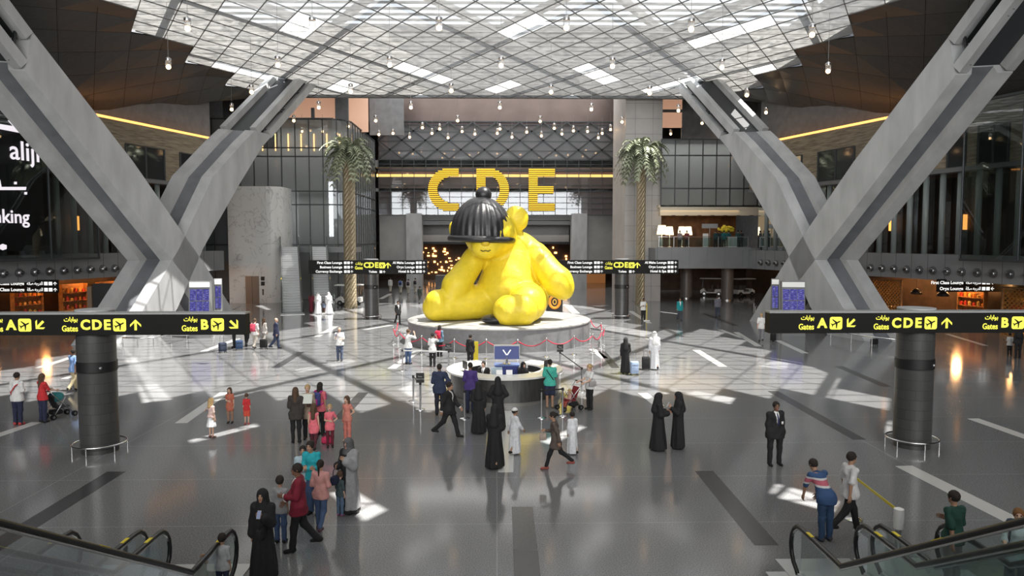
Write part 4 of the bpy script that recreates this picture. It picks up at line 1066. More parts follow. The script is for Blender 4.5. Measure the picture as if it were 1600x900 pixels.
for a, l in ((math.radians(-20), 'right'), (math.radians(205), 'left')):
    t = thing('desk_screen', 'small desk screen on the counter, %s end of the information desk' % l, 'monitor', (DX+1.75*math.cos(a), DY+1.75*math.sin(a), 1.09), a+PI/2)
    mb = MB(); mb.box((0, 0, .26), (.42, .04, .3)); mb.build('screen', black, t); mb = MB(); mb.box((0, 0, .01), (.2, .16, .02)); mb.box((0, 0, .07), (.05, .03, .14)); mb.build('foot', black, t)
for dx, c in ((-.22, 'left of the pair'), (.16, 'right of the pair')):
    t = thing('leaflet_holder', 'clear white leaflet holder on the counter, %s' % c, 'leaflet holder', (DX+.0+dx, DY-1.75, 1.09))
    mb = MB(); mb.box((0, 0, .12), (.24, .03, .22), M=Matrix.Rotation(-.25, 3, 'X')); mb.build('back', white, t); mb = MB(); mb.box((0, -.05, .03), (.26, .1, .06)); mb.build('tray', mat('holder', (.6, .6, .6), .2), t)
# ---------------- rope barrier round the platform
rope = mat('rope_red', (.5, .02, .05), .6)
posts = [(615, 538), (624, 545), (659, 554), (710, 560), (760, 561), (809, 561), (854, 558), (897, 554), (926, 551), (940, 545), (944, 539), (939, 530), (922, 521), (622, 527)]
postp = None; PP = []
import itertools
for i, (px, py) in enumerate(posts):
    p = flr(px, py); d = p-Vector((BX, BY, 0)); d.z = 0
    if d.length < 6.15: p = Vector((BX, BY, 0))+d.normalized()*6.15
    PP.append(p)
posnames = ['by the left rim', 'at the left bend', 'beside the man photographing', 'beside the woman with the red backpack', 'left of the desk monitor', 'right of the desk monitor', 'left of the black stanchion sign', 'at the right front of the platform', 'at the right bend, front one', 'at the right bend, outer one', 'at the right bend, farthest out', 'behind the right bend', 'close to the right rim', 'close to the left rim']
for p, nm in zip(PP, posnames):
    if postp is None:
        t = thing('rope_post', '', 'barrier post', p)
        mb = MB(); mb.lathe([(.17, 0), (.17, .015), (.05, .05), (.03, .06)], 20); mb.build('base', chrome, t, smooth=True, angle=40)
        mb = MB(); mb.lathe([(.03, .05), (.03, .93), (.045, .94), (.045, .97), (.03, .98)], 12); mb.build('pole', chrome, t, smooth=True, angle=40)
        mb = MB(); mb.ball((0, 0, 1.02), .055, 12); mb.build('knob', chrome, t, smooth=True); postp = t
    else: t = dup(postp, p)
    t['label'] = 'chrome rope post at the platform, '+nm; t['group'] = 'chrome rope posts around the platform'
order = [13, 0, 1, 2, 3, 4, 5, 6, 7, 8, 9, 10, 11, 12]
for a, b in zip(order, order[1:]):
    A, B = PP[a]+Vector((0, 0, .93)), PP[b]+Vector((0, 0, .93)); L = (B-A).length; sag = min(.35, .1+.11*L)
    d = (B-A).normalized()*.05
    mb = MB(); mb.tube([(A+d).lerp(B-d, k/14)-Vector((0, 0, sag*4*(k/14)*(1-k/14))) for k in range(15)], .028, 8)
    o = tag(mb.build('barrier_rope', rope, smooth=True), 'red rope hanging from the post '+posnames[a], 'rope', 'red ropes around the platform')
# ---------------- belt barriers near the desk
belt = [((657, 640), 'left of the desk with a black sign plate', True), ((646, 627), 'leftmost one behind the sign plate', False), ((701, 581), 'behind the desk with a black sign plate, left', True), ((726, 654), 'in front of the man in purple', False), ((846, 653), 'beside the man in the green shirt', False), ((879, 650), 'left of the red pushchair', False), ((875, 583), 'behind the desk with a black sign plate, right', True), ((909, 612), 'behind the pushchair', False)]
bp = None; BP = {}
for (px, py), nm, sg_ in belt:
    p = flr(px, py)
    t = thing('belt_post', 'steel belt barrier post '+nm, 'barrier post', p, group='belt barrier posts at the information desk')
    if bp is None:
        mb = MB(); mb.lathe([(.19, 0), (.19, .02), (.05, .045), (.035, .05)], 20); a_ = mb.build('base', chrome, t, smooth=True, angle=40)
        mb = MB(); mb.lathe([(.035, .04), (.035, .95)], 12); b_ = mb.build('pole', steel, t, smooth=True, angle=40)
        mb = MB(); mb.lathe([(.045, .93), (.045, 1.02), (.03, 1.03)], 12); c_ = mb.build('belt_head', black, t, smooth=True, angle=40); bp = (a_, b_, c_)
    else:
        for o in bp: c = o.copy(); COL.objects.link(c); c.parent = t
    if sg_:
        mb = MB(); mb.box((0, -.02, 1.2), (.3, .04, .36)); s_ = mb.build('sign_plate', black, t)
        mb = MB()
        for k in range(2): text_to(mb, ('Please', 'Queue Here')[k], .06, (0, -.045, 1.25-k*.09))
        mb.build('lettering', mat('plate_text', (.5, .5, .5), .5), s_)
    BP[nm] = p
def beltr(a, b, m_=black, nm=''):
    A = BP[a]+Vector((0, 0, .98)); B = BP[b]+Vector((0, 0, .98)); mb = MB(); mb.bar(A, B, .01, .05); tag(mb.build('barrier_belt', m_), nm, 'belt', 'barrier belts at the desk')
k_ = list(BP)
beltr(k_[0], k_[1], black, 'black belt between the two posts left of the desk'); beltr(k_[6], k_[7], black, 'black belt behind the woman with the pushchair'); beltr(k_[4], k_[5], black, 'black belt across the legs of the man in green')
mb = MB(); mb.bar(flr(625, 573)+Vector((0, 0, 1.45)), flr(733, 592)+Vector((0, 0, 1.0)), .012, .07); 
A = flr(629, 579)+Vector((0, 0, .98)); B = BP[k_[2]]+Vector((0, 0, .98)); mb = MB(); mb.bar(A, B, .012, .06); tag(mb.build('barrier_belt', mat('belt_white', (.75, .75, .74), .5)), 'long white belt running left from the sign plate behind the desk', 'belt', 'barrier belts at the desk')
t = thing('belt_post', 'steel belt barrier post at the far left end of the white belt', 'barrier post', (A.x, A.y, 0), group='belt barrier posts at the information desk')
for o in bp: c = o.copy(); COL.objects.link(c); c.parent = t
# yellow caution stand
p = flr(741, 567)
t = thing('caution_stand', 'tall yellow floor stand behind the desk beside the person in black', 'floor stand', p, .1)
mb = MB(); mb.box((.06, .05, .55), (.3, .03, 1.1), M=Matrix.Rotation(.08, 3, 'X')); mb.build('front_board', yelp, t); mb = MB(); mb.box((.06, .2, .52), (.3, .03, 1.05), M=Matrix.Rotation(-.1, 3, 'X')); mb.build('back_board', yelp, t)
# ---------------- guard rails by the girders
def guard(pts, label):
    P = [flr(*q) for q in pts]; t = thing('guard_rail', label, 'rail', P[0]); o0 = P[0]
    mb = MB(); mb.tube([q-o0+Vector((0, 0, .55)) for q in P], .04, 8); mb.build('rail', chrome, t, smooth=True)
    for q in P: mb = MB(); mb.cyl(q-o0, .03, .55, 8); mb.build('post', steel, t)
guard([(192, 542), (215, 543), (240, 542), (268, 537), (292, 531)], 'low steel rail at the foot of the left girder')
guard([(1298, 527), (1330, 536), (1362, 541), (1400, 545)], 'low steel rail at the foot of the right girder')
guard([(352, 492), (366, 494), (376, 488)], 'low curved steel rail in front of the marble lift block')
guard([(1178, 480), (1180, 488), (1200, 496)], 'low steel rail beside the right flight boards')
# ---------------- golf carts
def cart(px, py, Y, rz, label):
    p = at(px, py, Y); t = thing('golf_cart', label, 'cart', (p.x, Y, 0), rz, group='golf carts in the far hall')
    wc = mat('cart_white', (.75, .75, .73), .35); 
    mb = MB(); mb.prism([(-1.2, -.6, .3), (1.2, -.6, .3), (1.25, -.6, .6), (.85, -.6, .85), (.6, -.6, .45), (-.3, -.6, .45), (-.4, -.6, .75), (-1.2, -.6, .75)], (0, 1.2, 0)); fixn(mb.build('body', wc, t))
    mb = MB(); mb.box((0, 0, 1.95), (2.6, 1.35, .09)); mb.build('roof', wc, t)
    for x in (-1.1, 1.05):
        for y in (-.55, .55): mb = MB(); mb.bar((x, y, .6), (x*.9, y, 1.95), .05, .05); mb.build('post', black, t)
    for x in (-.8, .8):
        for y in (-.62, .62): mb = MB(); mb.tube([(x, y-.08, .25), (x, y+.08, .25)], .25, 16); w_ = mb.build('wheel', black, t, smooth=True, angle=40); mb = MB(); mb.tube([(x, y-.09, .25), (x, y+.09, .25)], .12, 12); mb.build('hub', steel, w_)
    for x in (-.45, .15): mb = MB(); mb.box((x, 0, .68), (.5, 1.1, .14)); mb.box((x-.22, 0, .95), (.1, 1.1, .5)); mb.build('seat', mat('cart_seat', (.12, .11, .1), .6), t)
    mb = MB(); mb.tube([(.95*math.cos(0)*0+.62+.02*math.cos(a), .3+.17*math.cos(a), 1.0+.17*math.sin(a)) for a in [k*PI/8 for k in range(16)]], .02, 6, closed=True); mb.build('steering_wheel', black, t)
cart(546, 478, 71.5, PI, 'white golf cart behind the left bronze palm')
cart(1112, 462, 83, 2.8, 'white golf cart in the dark passage under the balcony, left of the round column')
cart(1160, 464, 82, .4, 'white golf cart in the dark passage under the balcony, right of the round column')
# ---------------- kiosks behind the bear
k1 = thing('display_kiosk', 'black display kiosk with glass cases behind the left arm of the bear', 'kiosk', (at(713, 480, 66).x, 66, 0))
zt = at(713, 430, 66).z; mb = MB(); mb.box((0, 0, zt/2), (3.6, 1.6, zt)); mb.build('body', black, k1)
for x in (-1.1, 0, 1.1): mb = MB(); mb.box((x, -.82, zt*.42), (.95, .05, zt*.6)); c_ = mb.build('glass_case', mat('case_glass', (.03, .03, .035), .1, emit=(.8, .7, .5), es=.04), k1); mb = MB(); mb.box((x, -.86, zt*.42-.3), (.5, .02, .25)); mb.build('watch_tray', mat('tray', (.4, .35, .25), .4), c_)
mb = MB(); text_to(mb, 'LONGINES', .42, (.1, -.81, zt-.35), bold=.01); mb.build('lettering', signw, k1)
k2 = thing('display_kiosk', 'black display box with an orange ring behind the right arm of the bear', 'kiosk', (at(866, 478, 62).x, 62, 0))
mb = MB(); mb.box((0, 0, 1.0), (1.35, .7, 2.0)); mb.build('body', black, k2)
mb = MB(); mb.tube([(.42*math.cos(a), -.37, 1.1+.5*math.sin(a)) for a in [2*PI*k/28 for k in range(28)]], .12, 8, closed=True); mb.build('orange_ring', mat('ring_orange', (.7, .25, .03), .4, emit=(1, .4, .05), es=.4), k2)
mb = MB(); mb.tube([(.14*math.cos(a), -.37, 1.1+.2*math.sin(a)) for a in [2*PI*k/20 for k in range(20)]], .05, 8, closed=True); mb.build('inner_ring', mat('ring_gold', (.8, .5, .1), .4, emit=(1, .6, .1), es=.3), k2)
mb = MB(); mb.box((0, -.1, .12), (1.6, 1.0, .24)); mb.build('foot', blackgl, k2)
# ---------------- round columns under the balcony
for px, l in ((1072, 'left'), (1136, 'right')):
    p = at(px, 460, 79 if px < 1100 else 76.5); c = thing('round_column', 'smooth grey round column under the balcony, %s one' % l, 'column', (p.x, p.y, 0), group='columns under the balcony')
    mb = MB(); mb.cyl((0, 0, 0), .62, 3.6, 32); mb.build('shaft', mat('column_plain', (.17, .15, .14), .35), c, smooth=True, angle=30)
    mb = MB(); mb.lathe([(.66, 0), (.66, .1), (.62, .12)], 32); mb.build('base_ring', steel, c, smooth=True, angle=30)
# ---------------- lounge balcony furniture
shade = emitmat('lamp_shade_glow', (1, .8, .5), 2.4)
def stdlamp(px, y, zt, sc, label, standing=True):
    p = at(px, 380, y); t = thing('floor_lamp', label, 'lamp', (p.x, y, 5.5), group='shaded lamps on the balcony'); H = zt-5.5
    mb = MB(); mb.lathe([(.28*sc, 0), (.28*sc, .04), (.1*sc, .12), (.07*sc, .2), (.11*sc, H*.3), (.05*sc, H*.45), (.05*sc, H*.62)], 16); mb.build('base', mat('lamp_white', (.75, .73, .68), .4), t, smooth=True)
    mb = MB(); mb.lathe([(.52*sc, H*.6), (.36*sc, H)], 24); mb.build('shade', shade, t, smooth=True)
zz = at(1033, 352, 72.9).z
stdlamp(1034, 72.9, zz, 1.0, 'big white lit lamp at the left end of the balcony')
for px, l in ((1046, 'left'), (1065, 'middle'), (1075, 'right')): stdlamp(px, 78, at(1050, 354, 78).z, .85, 'cream lit lamp behind the balcony rail, %s of three' % l)
mb = MB(); rl = thing('balcony_rail', 'glass and steel rail along the balcony edge', 'rail', (20.4, 72.35, 5.6))
mb.box((0, 0, 1.02), (9.0, .05, .05)); mb.build('rail', chrome, rl)
for k in range(7): mb = MB(); mb.box((-4.4+k*1.47, 0, .5), (.05, .05, 1)); mb.build('post', steel, rl)
mb = MB(); mb.box((0, 0, .5), (8.9, .012, .85)); mb.build('glass_panel', escgl, rl)
for px, l, s_ in ((1103, 'white upright notice board on the balcony left of the waiting staff', 1), (1145, 'white service desk on the balcony among the staff', 0)):
    p = at(px, 385, 73.2); t = thing('notice_board' if s_ else 'service_desk', l, 'board' if s_ else 'desk', (p.x, 73.4, 5.5))
    if s_: mb = MB(); mb.box((0, 0, .75), (.55, .06, 1.4)); mb.build('panel', white, t); mb = MB(); mb.box((0, .1, .03), (.6, .4, .06)); mb.build('foot', steel, t); mb = MB(); mb.box((.5, .3, 2.2), (1.6, .05, .45)); mb.box((.5, .3, 1.2), (.05, .05, 2)); mb.build('top_board', mat('board_grey', (.35, .35, .35), .5), t)
    else: mb = MB(); mb.box((0, 0, .55), (.8, .5, 1.1)); mb.build('body', white, t); mb = MB(); mb.box((0, 0, 1.13), (.95, .6, .05)); mb.build('top', mat('desk_top', (.5, .5, .48), .4), t)
p = at(1134, 352, 76.5); t = thing('flower_display', 'big yellow flower arrangement on a tall vase behind the balcony staff', 'flowers', (p.x, 76.5, 5.5))
mb = MB(); mb.lathe([(.2, 0), (.25, .4), (.12, 1.1), (.16, 1.5)], 16); mb.build('vase', white, t, smooth=True)
rr = random.Random(4)
mb = MB()
for k in range(60): a = rr.uniform(0, 2*PI); r = rr.uniform(0, .8); mb.ball((r*math.cos(a), r*math.sin(a)*.7, 1.9+rr.uniform(-.25, .4)*(1-r*.6)), .12, 6)
o = mb.build('blossoms', mat('flower_yellow', (.6, .55, .05), .6), t); o['kind'] = 'stuff'
area('lounge_light', (20.5, 78, 9.3), (0, 0, -1), 8, 8, 200, (1, .72, .4))
# ---------------- shops under the side slabs
def shoplight(s, y, o, e, col=(1, .5, .18), z=3.2, r=.28):
    l = bpy.data.lights.new('shop_lamp', 'POINT'); l.energy = e; l.color = col; l.shadow_soft_size = r
    ob = bpy.data.objects.new('shop_lamp', l); COL.objects.link(ob); ob.location = Wp(s, y, o, z)
for y, e in ((46, 90), (50, 160), (54, 230), (57.5, 230), (61, 160)): shoplight(1, y, 4.6, e)
for y, e in ((43, 30), (48, 55), (52, 90), (56, 100), (60, 120), (64, 90)): shoplight(-1, y, 4.8, e, (1, .42, .12))
wood = mat('shop_wood', (.33, .16, .06), .5, noise=.3, nscale=4); gold = mat('gold_screen', (.5, .27, .08), .35, .7)
def lattice(s, y0, y1, o, label):
    t = thing('lattice_screen', label, 'screen', Wp(s, y0, o, 0)); o0 = Vector(t.location); mb = MB()
    n = int((y1-y0)/.3)
    for k in range(-10, n+1):
        for sg in (1, -1):
            ya = y0+k*.3; za, zb = (0.1, 3.1)
            yb = ya+3.0
            if sg < 0: za, zb = zb, za
            a_, b_ = max(ya, y0), min(yb, y1)
            if b_-a_ < .05: continue
            z1 = za+(zb-za)*(a_-ya)/3; z2 = za+(zb-za)*(b_-ya)/3
            mb.bar(Wp(s, a_, o, z1)-o0, Wp(s, b_, o, z2)-o0, .05, .06, up=(s, 0, 0))
    mb.build('lattice', gold, t)
    mb = MB()
    for z in (.05, 3.2): mb.bar(Wp(s, y0, o, z)-o0, Wp(s, y1, o, z)-o0, .12, .1)
    for y in (y0, y1): mb.bar(Wp(s, y, o, 0)-o0, Wp(s, y, o, 3.25)-o0, .12, .12)
    mb.build('frame', wood, t)
lattice(1, 55.6, 59, 1.6, 'gold lattice screen in the orange lit shop beside the right girder'); lattice(1, 44.4, 47.6, 1.6, 'gold lattice screen near the right edge of the photo')
def shelf(s, y, o, w, h, cols, label, rz=0, rows=4):
    t = thing('shop_shelf', label, 'shelf', Wp(s, y, o, 0), rz)
    mb = MB(); mb.box((0, .2*s*0+.18, h/2), (w, .04, h)); mb.build('back', wood, t)
    for sx in (-1, 1): mb = MB(); mb.box((sx*w/2, 0, h/2), (.05, .4, h)); mb.build('side', wood, t)
    for k in range(rows): mb = MB(); mb.box((0, 0, .15+k*(h-.2)/rows), (w, .4, .05)); mb.build('board', wood, t)
    return t
def goods(s, y, o, w, h, rz, rows, m_list, lab, seed, per=6):
    rnd = random.Random(seed); base = Wp(s, y, o, 0); R = Matrix.Rotation(rz, 3, 'Z')
    for k in range(rows):
        for j in range(per):
            z = .175+k*(h-.2)/rows; hh = rnd.uniform(.2, .42); p = base+R @ Vector((-w/2+(j+.5)*w/per, -.02, z))
            mb = MB(); mb.lathe([(.11, 0), (.12, .02), (.12, hh*.7), (.05, hh*.85), (.05, hh)], 8, c=(0, 0, 0)); o_ = tag(mb.build('bottle', m_list[rnd.randrange(len(m_list))]), lab, 'bottle', lab); o_.location = p
gm = [mat('bottle_amber', (.5, .2, .03), .25), mat('bottle_red', (.45, .04, .02), .3), mat('bottle_gold', (.6, .4, .1), .3)]
rzR = PI/2-.28 - PI; rzL = PI/2+.28
for y, l, sd_ in ((54.0, 'orange shop, left shelf', 1), (50.0, 'orange shop, right shelf', 2)):
    shelf(1, y, 5.6, 2.2, 2.7, None, 'tall wooden shelf of bottles in the right shop, %s' % l.split(', ')[1], -PI/2+.28+PI*0); goods(1, y, 5.6, 2.2, 2.7, -PI/2+.28, 4, gm, 'small bottle on the %s of the right hand shop' % l.split(', ')[1], sd_)
for y, l, sd_ in ((63, 'farthest shelf', 3), (59.5, 'middle shelf', 4), (55.5, 'nearest shelf', 5)):
    shelf(-1, y, 5.6, 2.4, 2.8, None, 'tall wooden shelf of bottles in the left shop, %s' % l, PI/2-.28); goods(-1, y, 5.6, 2.4, 2.8, PI/2-.28, 4, gm, 'small bottle on the %s of the left hand shop' % l, sd_)
def counter(s, y0, y1, o, label):
    p = Wp(s, (y0+y1)/2, o, 0); L = (y1-y0)*1.04; rz = math.atan2(1, -.285*s); t = thing('shop_counter', label, 'counter', p, rz)
    mb = MB(); mb.box((0, 0, .5), (L, .7, 1.0)); mb.build('front', wood, t); mb = MB(); mb.box((0, 0, 1.03), (L+.1, .85, .06)); mb.build('top', mat('counter_lit', (.6, .42, .22), .35), t)
counter(1, 51, 58, 2.4, 'long lit counter in the orange shop under the right slab'); counter(-1, 50, 56, 2.2, 'long lit counter in the dark shop under the left slab'); counter(-1, 43, 48.5, 1.8, 'near counter in the dark shop at the left edge')
for y, l in ((55.2, 'left'), (52.9, 'right')):
    t = thing('dome_lamp', 'black dome lamp over the right shop counter, %s one' % l, 'lamp', Wp(1, y, 2.4, 2.2)); mb = MB(); mb.lathe([(.42, 0), (.36, .2), (.2, .36), (.03, .42)], 20); mb.build('shade', black, t, smooth=True); mb = MB(); mb.cyl((0, 0, .4), .012, .9, 6); mb.build('wire', black, t); mb = MB(); mb.ball((0, 0, .08), .09, 10); mb.build('bulb', warm_e, t)
kb = thing('dark_booth', 'big black booth wall between the left shop and the girder', 'booth', (at(178, 470, 53).x, 53.0, 0), .1)
mb = MB(); mb.box((0, 0, 1.6), (2.6, .5, 3.2)); mb.build('panel', black, kb); mb = MB(); mb.box((-1.45, -.1, 1.5), (.3, .7, 3.0)); mb.build('end_post', mat('booth_post', (.22, .15, .1), .5), kb)
# wall lamps behind the first-floor glass
for s in (-1, 1):
    for k, y in enumerate((47, 53, 59.5, 64.5) if s > 0 else (44, 50, 58, 65)):
        t = thing('wall_lamp', 'amber wall lamp behind the %s first floor glass' % ('left' if s < 0 else 'right'), 'lamp', Wp(s, y, 3.85, 7.6), 0, group='amber wall lamps, %s' % ('left' if s < 0 else 'right'))
        mb = MB(); mb.box((0, 0, 0), (.25, .3, 1.1)); mb.build('shade', amber_e, t); mb = MB(); mb.box((s*.08, 0, -.65), (.3, .4, .1)); mb.build('bracket', steel_dk, t)
# ================================================================ PEOPLE
skins = {'l': mat('skin_light', (.6, .38, .28), .55), 'm': mat('skin_tan', (.4, .23, .15), .55), 'd': mat('skin_brown', (.2, .105, .065), .55)}
lipm = mat('lips', (.33, .11, .09), .5); eyem = mat('eye_dark', (.015, .012, .01), .25)
_cm = {}
def cloth(c):
    c = tuple(round(x, 3) for x in c)
    if c not in _cm: _cm[c] = mat('cloth_%d' % len(_cm), c, .85, noise=.12, nscale=14, bump=.25)
    return _cm[c]
BK = (.012, .012, .013); NV = (.02, .025, .06); WT = (.72, .72, .71); GY = (.28, .28, .29); JN = (.06, .1, .2); PK = (.75, .16, .2); RD = (.55, .03, .035); BR = (.1, .07, .055)
HB = (.018, .013, .01); HBR = (.09, .05, .028); HBL = (.42, .28, .13)
ARM = {'down': ((.14, .02, -1), (.04, -.16, -1)), 'fwd': ((.1, -.45, -1), (0, -.75, -.9)), 'back': ((.13, .45, -1), (.05, .1, -1)), 'hold': ((.16, -.1, -1), (-.3, -.95, .1)),
       'phone': ((.16, -.3, -1), (-.35, -.75, .7)), 'face': ((.35, -.85, -.4), (-.45, -.35, .95)), 'push': ((.1, -.55, -1), (0, -1, -.25)), 'hip': ((.6, .22, -1), (-.75, -.25, -.55)),
       'fold': ((.2, -.22, -1), (-1, -.45, .08)), 'out': ((.9, -.25, -.75), (.8, -.35, -.35)), 'low': ((.1, -.7, -.9), (-.1, -.6, -.9)), 'side': ((.12, -.6, -1), (.0, -1, -.05)), 'belly': ((.2, .02, -1), (-.75, -.7, .0))}
_hand = {}
def handgeo(h):
    """right-hand relaxed hand hanging along -z, palm towards -x, thumb towards -y"""
    if h in _hand: return _hand[h]
    fing = []
    for k, (y, L) in enumerate(((-.032, .068), (-.011, .078), (.011, .072), (.031, .056))):
        a = (0, y, -.085); b = (-.010, y*1.08, -.085-L*.5); c = (-.034, y*1.05, -.085-L*.9); fing.append((a, b, .0095, .009)); fing.append((b, c, .009, .0072))
    def f(X, Y, Z):
        d = cap(X, Y, Z, (0, 0, .03), (0, 0, -.02), .026, .026); p = np.minimum(cap(X, Y, Z, (0, -.026, -.03), (0, -.028, -.08), .017, .013), cap(X, Y, Z, (0, .024, -.03), (0, .026, -.08), .017, .012))
        p = smin(p, cap(X, Y, Z, (0, 0, -.03), (0, 0, -.082), .018, .014), .012); d = smin(d, p, .015)
        d = smin(d, np.minimum(cap(X, Y, Z, (-.006, -.026, -.022), (-.018, -.052, -.052), .014, .0105), cap(X, Y, Z, (-.018, -.052, -.052), (-.03, -.056, -.085), .0105, .0085)), .01)
        q = None
        for a, b, r0, r1 in fing: c = cap(X, Y, Z, a, b, r0, r1); q = c if q is None else np.minimum(q, c)
        return smin(d, q, .004)
    _hand[h] = surfnet(f, (-.075, -.08, -.19), (.05, .06, .07), h); return _hand[h]
def rotx(v, a): c, s = math.cos(a), math.sin(a); return Vector((v[0], v[1]*c-v[2]*s, v[1]*s+v[2]*c))
N_P = [0]
def person(px, py, hgt, face, label, top=None, bottom=None, hair=('short', HB), skin='m', arms=('down', 'down'), walk=0, robe=None, shoes=BK, lean=0, sleeve=1.0, hem=None, jacket=None, tie=None, child=False, group=None, sit=False, xyz=None, head=0, fem=False, stripes=None, vest=None, apart=.09):
    """a figure standing on pixel (px, py); face: 0 looks at the viewer, 90 to the photo's right, 180 away"""
    P0 = Vector(xyz) if xyz is not None else flr(px, py)
    near = P0.y; vx = .0155 if near < 24 else .019 if near < 33 else .025 if near < 50 else .032
    rz = math.radians(face); N_P[0] += 1
    t = thing('person', label, 'person', P0, rz, group)
    k = hgt*1.03/1.75; vx_c = vx/k if k else vx; vx_c = min(max(vx_c, .0155), .034)
    hs = 1.32 if child and hgt < 1.0 else 1.2 if child else 1.0
    wd = .97 if fem else 1.07
    if child: wd = .92
    # ---- joints
    legs = []; hipz = .93
    for s in (-1, 1):
        a = walk*s*math.radians(21 if not robe else 4); hip = Vector((s*apart, 0, hipz)); bend = math.radians(14 if a <= 0 else 6) if walk else .03
        if walk and (s*walk < 0): bend = math.radians(30)
        d1 = Vector((s*(.01 if not walk else 0), -math.sin(a), -math.cos(a))); kn = hip+d1*.43
        d2 = Vector((0, -math.sin(a-bend), -math.cos(a-bend))); an = kn+d2*.42
        if sit: kn = hip+Vector((s*.04, -.42, -.02)); an = kn+Vector((0, .02, -.43))
        legs.append([hip, kn, an])
    dz = .085-min(l[2].z for l in legs)
    for l in legs:
        for q in l: q.z += dz
    base = Vector((0, 0, hipz+dz)); ln = math.radians(lean)
    def U(x, y, z):     # upper body point with forward lean about the hips
        v = Vector((x, y, z+dz))-base; return base+rotx(v, ln)
    pel = U(0, 0, .97); wa = U(0, 0, 1.08); ch = U(0, .0, 1.3); nk = U(0, .005, 1.46); hd0 = U(0, -.01, 1.52)
    hc = hd0+rotx(Vector((0, -.012, .105*hs)), ln*.6+math.radians(head))
    shs = []
    for s, an in ((-1, arms[0]), (1, arms[1])):
        u, f = ARM[an]; sh = U(s*.158*wd, .01, 1.405)
        ud = rotx(Vector((u[0]*s, u[1], u[2])).normalized(), ln*.35); fd = rotx(Vector((f[0]*s, f[1], f[2])).normalized(), ln*.35)
        el = sh+ud*.285; wr = el+fd*.245; shs.append((sh, el, wr, fd, s))
    T = lambda v: (v.x, v.y, v.z)
    lo = [min(min(q.x for l in legs for q in l), min(q.x for s_ in shs for q in s_[:3]))-.2, min([q.y for l in legs for q in l]+[q.y for s_ in shs for q in s_[:3]]+[hc.y])-.22, -.02]
    hi = [max(max(q.x for l in legs for q in l), max(q.x for s_ in shs for q in s_[:3]))+.2, max([q.y for l in legs for q in l]+[q.y for s_ in shs for q in s_[:3]]+[hc.y])+.24, max(hc.z+.18*hs, max(q.z for s_ in shs for q in s_[:3])+.1)]
    R3 = Matrix.Rotation(ln*.6+math.radians(head), 3, 'X')
    def headsdf(X, Y, Z, grow=0):
        # into head space
        x = (X-hc.x)/hs; y0 = Y-hc.y; z0 = Z-hc.z; c, s_ = math.cos(ln*.6+math.radians(head)), math.sin(ln*.6+math.radians(head)); y = (y0*c+z0*s_)/hs; z = (-y0*s_+z0*c)/hs
        return x, y, z
    def skull(x, y, z, g=0):
        d = ell(x, y, z, (0, .012, .022), (.074+g, .092+g, .092+g)); return smin(d, ell(x, y, z, (0, -.02, -.035), (.058+g, .068+g, .075+g)), .04)
    def body(X, Y, Z):
        d = cap(X, Y, Z, T(pel), T(wa), .135*wd, .115*wd, 1.3); d = smin(d, cap(X, Y, Z, T(wa), T(ch), .112*wd, .135*wd, 1.3), .08)
        for sh, el, wr, fd, s in shs:
            d = smin(d, cap(X, Y, Z, T(ch+Vector((0, 0, .06))), T(sh), .085, .055), .05); d = smin(d, np.minimum(cap(X, Y, Z, T(sh), T(el), .05*wd, .038*wd), cap(X, Y, Z, T(el), T(wr), .038*wd, .025)), .03)
        for hip, kn, an in legs:
            d = smin(d, cap(X, Y, Z, T(hip), T(kn), .085*wd, .056), .04); d = smin(d, cap(X, Y, Z, T(kn), T(an), .054, .036), .03)
            d = smin(d, cap(X, Y, Z, (an.x, an.y+.02, an.z-.045), (an.x*1.1, an.y-.13, an.z-.06), .034, .026), .03)
        d = smin(d, cap(X, Y, Z, T(nk-Vector((0, 0, .03))), T(hd0+(hc-hd0)*.5), .052*(wd*.5+.5), .047), .03)
        x, y, z = headsdf(X, Y, Z); h = skull(x, y, z)
        h = smin(h, cap(x, y, z, (0, -.088, .012), (0, -.105, -.022), .009, .014), .014)             # nose
        h = smin(h, ell(x, y, z, (0, -.084, -.06), (.024, .014, .009)), .01)                           # mouth
        h = smin(h, ell(x, y, z, (0, -.072, -.098), (.024, .02, .016)), .03)                           # chin
        h = smin(h, np.minimum(ell(x, y, z, (-.076, .012, .0), (.012, .022, .03)), ell(x, y, z, (.076, .012, .0), (.012, .022, .03))), .008)
        h = -smin(-h, np.minimum(np.sqrt((x-.03)**2+(y+.098)**2+(z-.018)**2), np.sqrt((x+.03)**2+(y+.098)**2+(z-.018)**2))-.012, .02)
        return smin(d, h*hs, .03)
    V, Q = surfnet(body, lo, hi, vx_c)
    V = [Vector(map(float, p)) for p in V]; Fs = [tuple(map(int, q)) for q in Q]; mi = [0]*len(Fs)
    ih = R3.transposed()
    for i, q in enumerate(Fs):
        c = sum((V[a] for a in q), Vector())/4; l = ih @ (c-hc)/hs
        if abs(l.x) < .026 and -.071 < l.z < -.049 and l.y < -.07: mi[i] = 1
    hv, hq = handgeo(.0065 if near < 33 else .009)
    for sh, el, wr, fd, s in shs:
        o = len(V); zax = -fd; inn = Vector((-s, 0, 0)); inn = inn-zax*inn.dot(zax)
        if inn.length < .05: inn = Vector((0, 0, -1))-zax*Vector((0, 0, -1)).dot(zax)
        xax = -inn.normalized(); yax = zax.cross(xax)
        if s < 0: yax = -yax
        if yax.y > 0.2 and False: pass
        V += [wr+fd*.01+xax*float(p[0])+yax*float(p[1])+zax*float(p[2]) for p in hv]
        Fs += [(tuple(int(a)+o for a in (q if s > 0 else q[::-1]))) for q in hq]; mi += [0]*len(hq)
    eb = MB()
    for s in (-1, 1): eb.ball((s*.03, -.083, .018), .0125, 8)
    o = len(V); V += [hc+(R3 @ Vector(p))*hs for p in eb.v]; Fs += [tuple(a+o for a in f) for f in eb.f]; mi += [2]*len(eb.f)
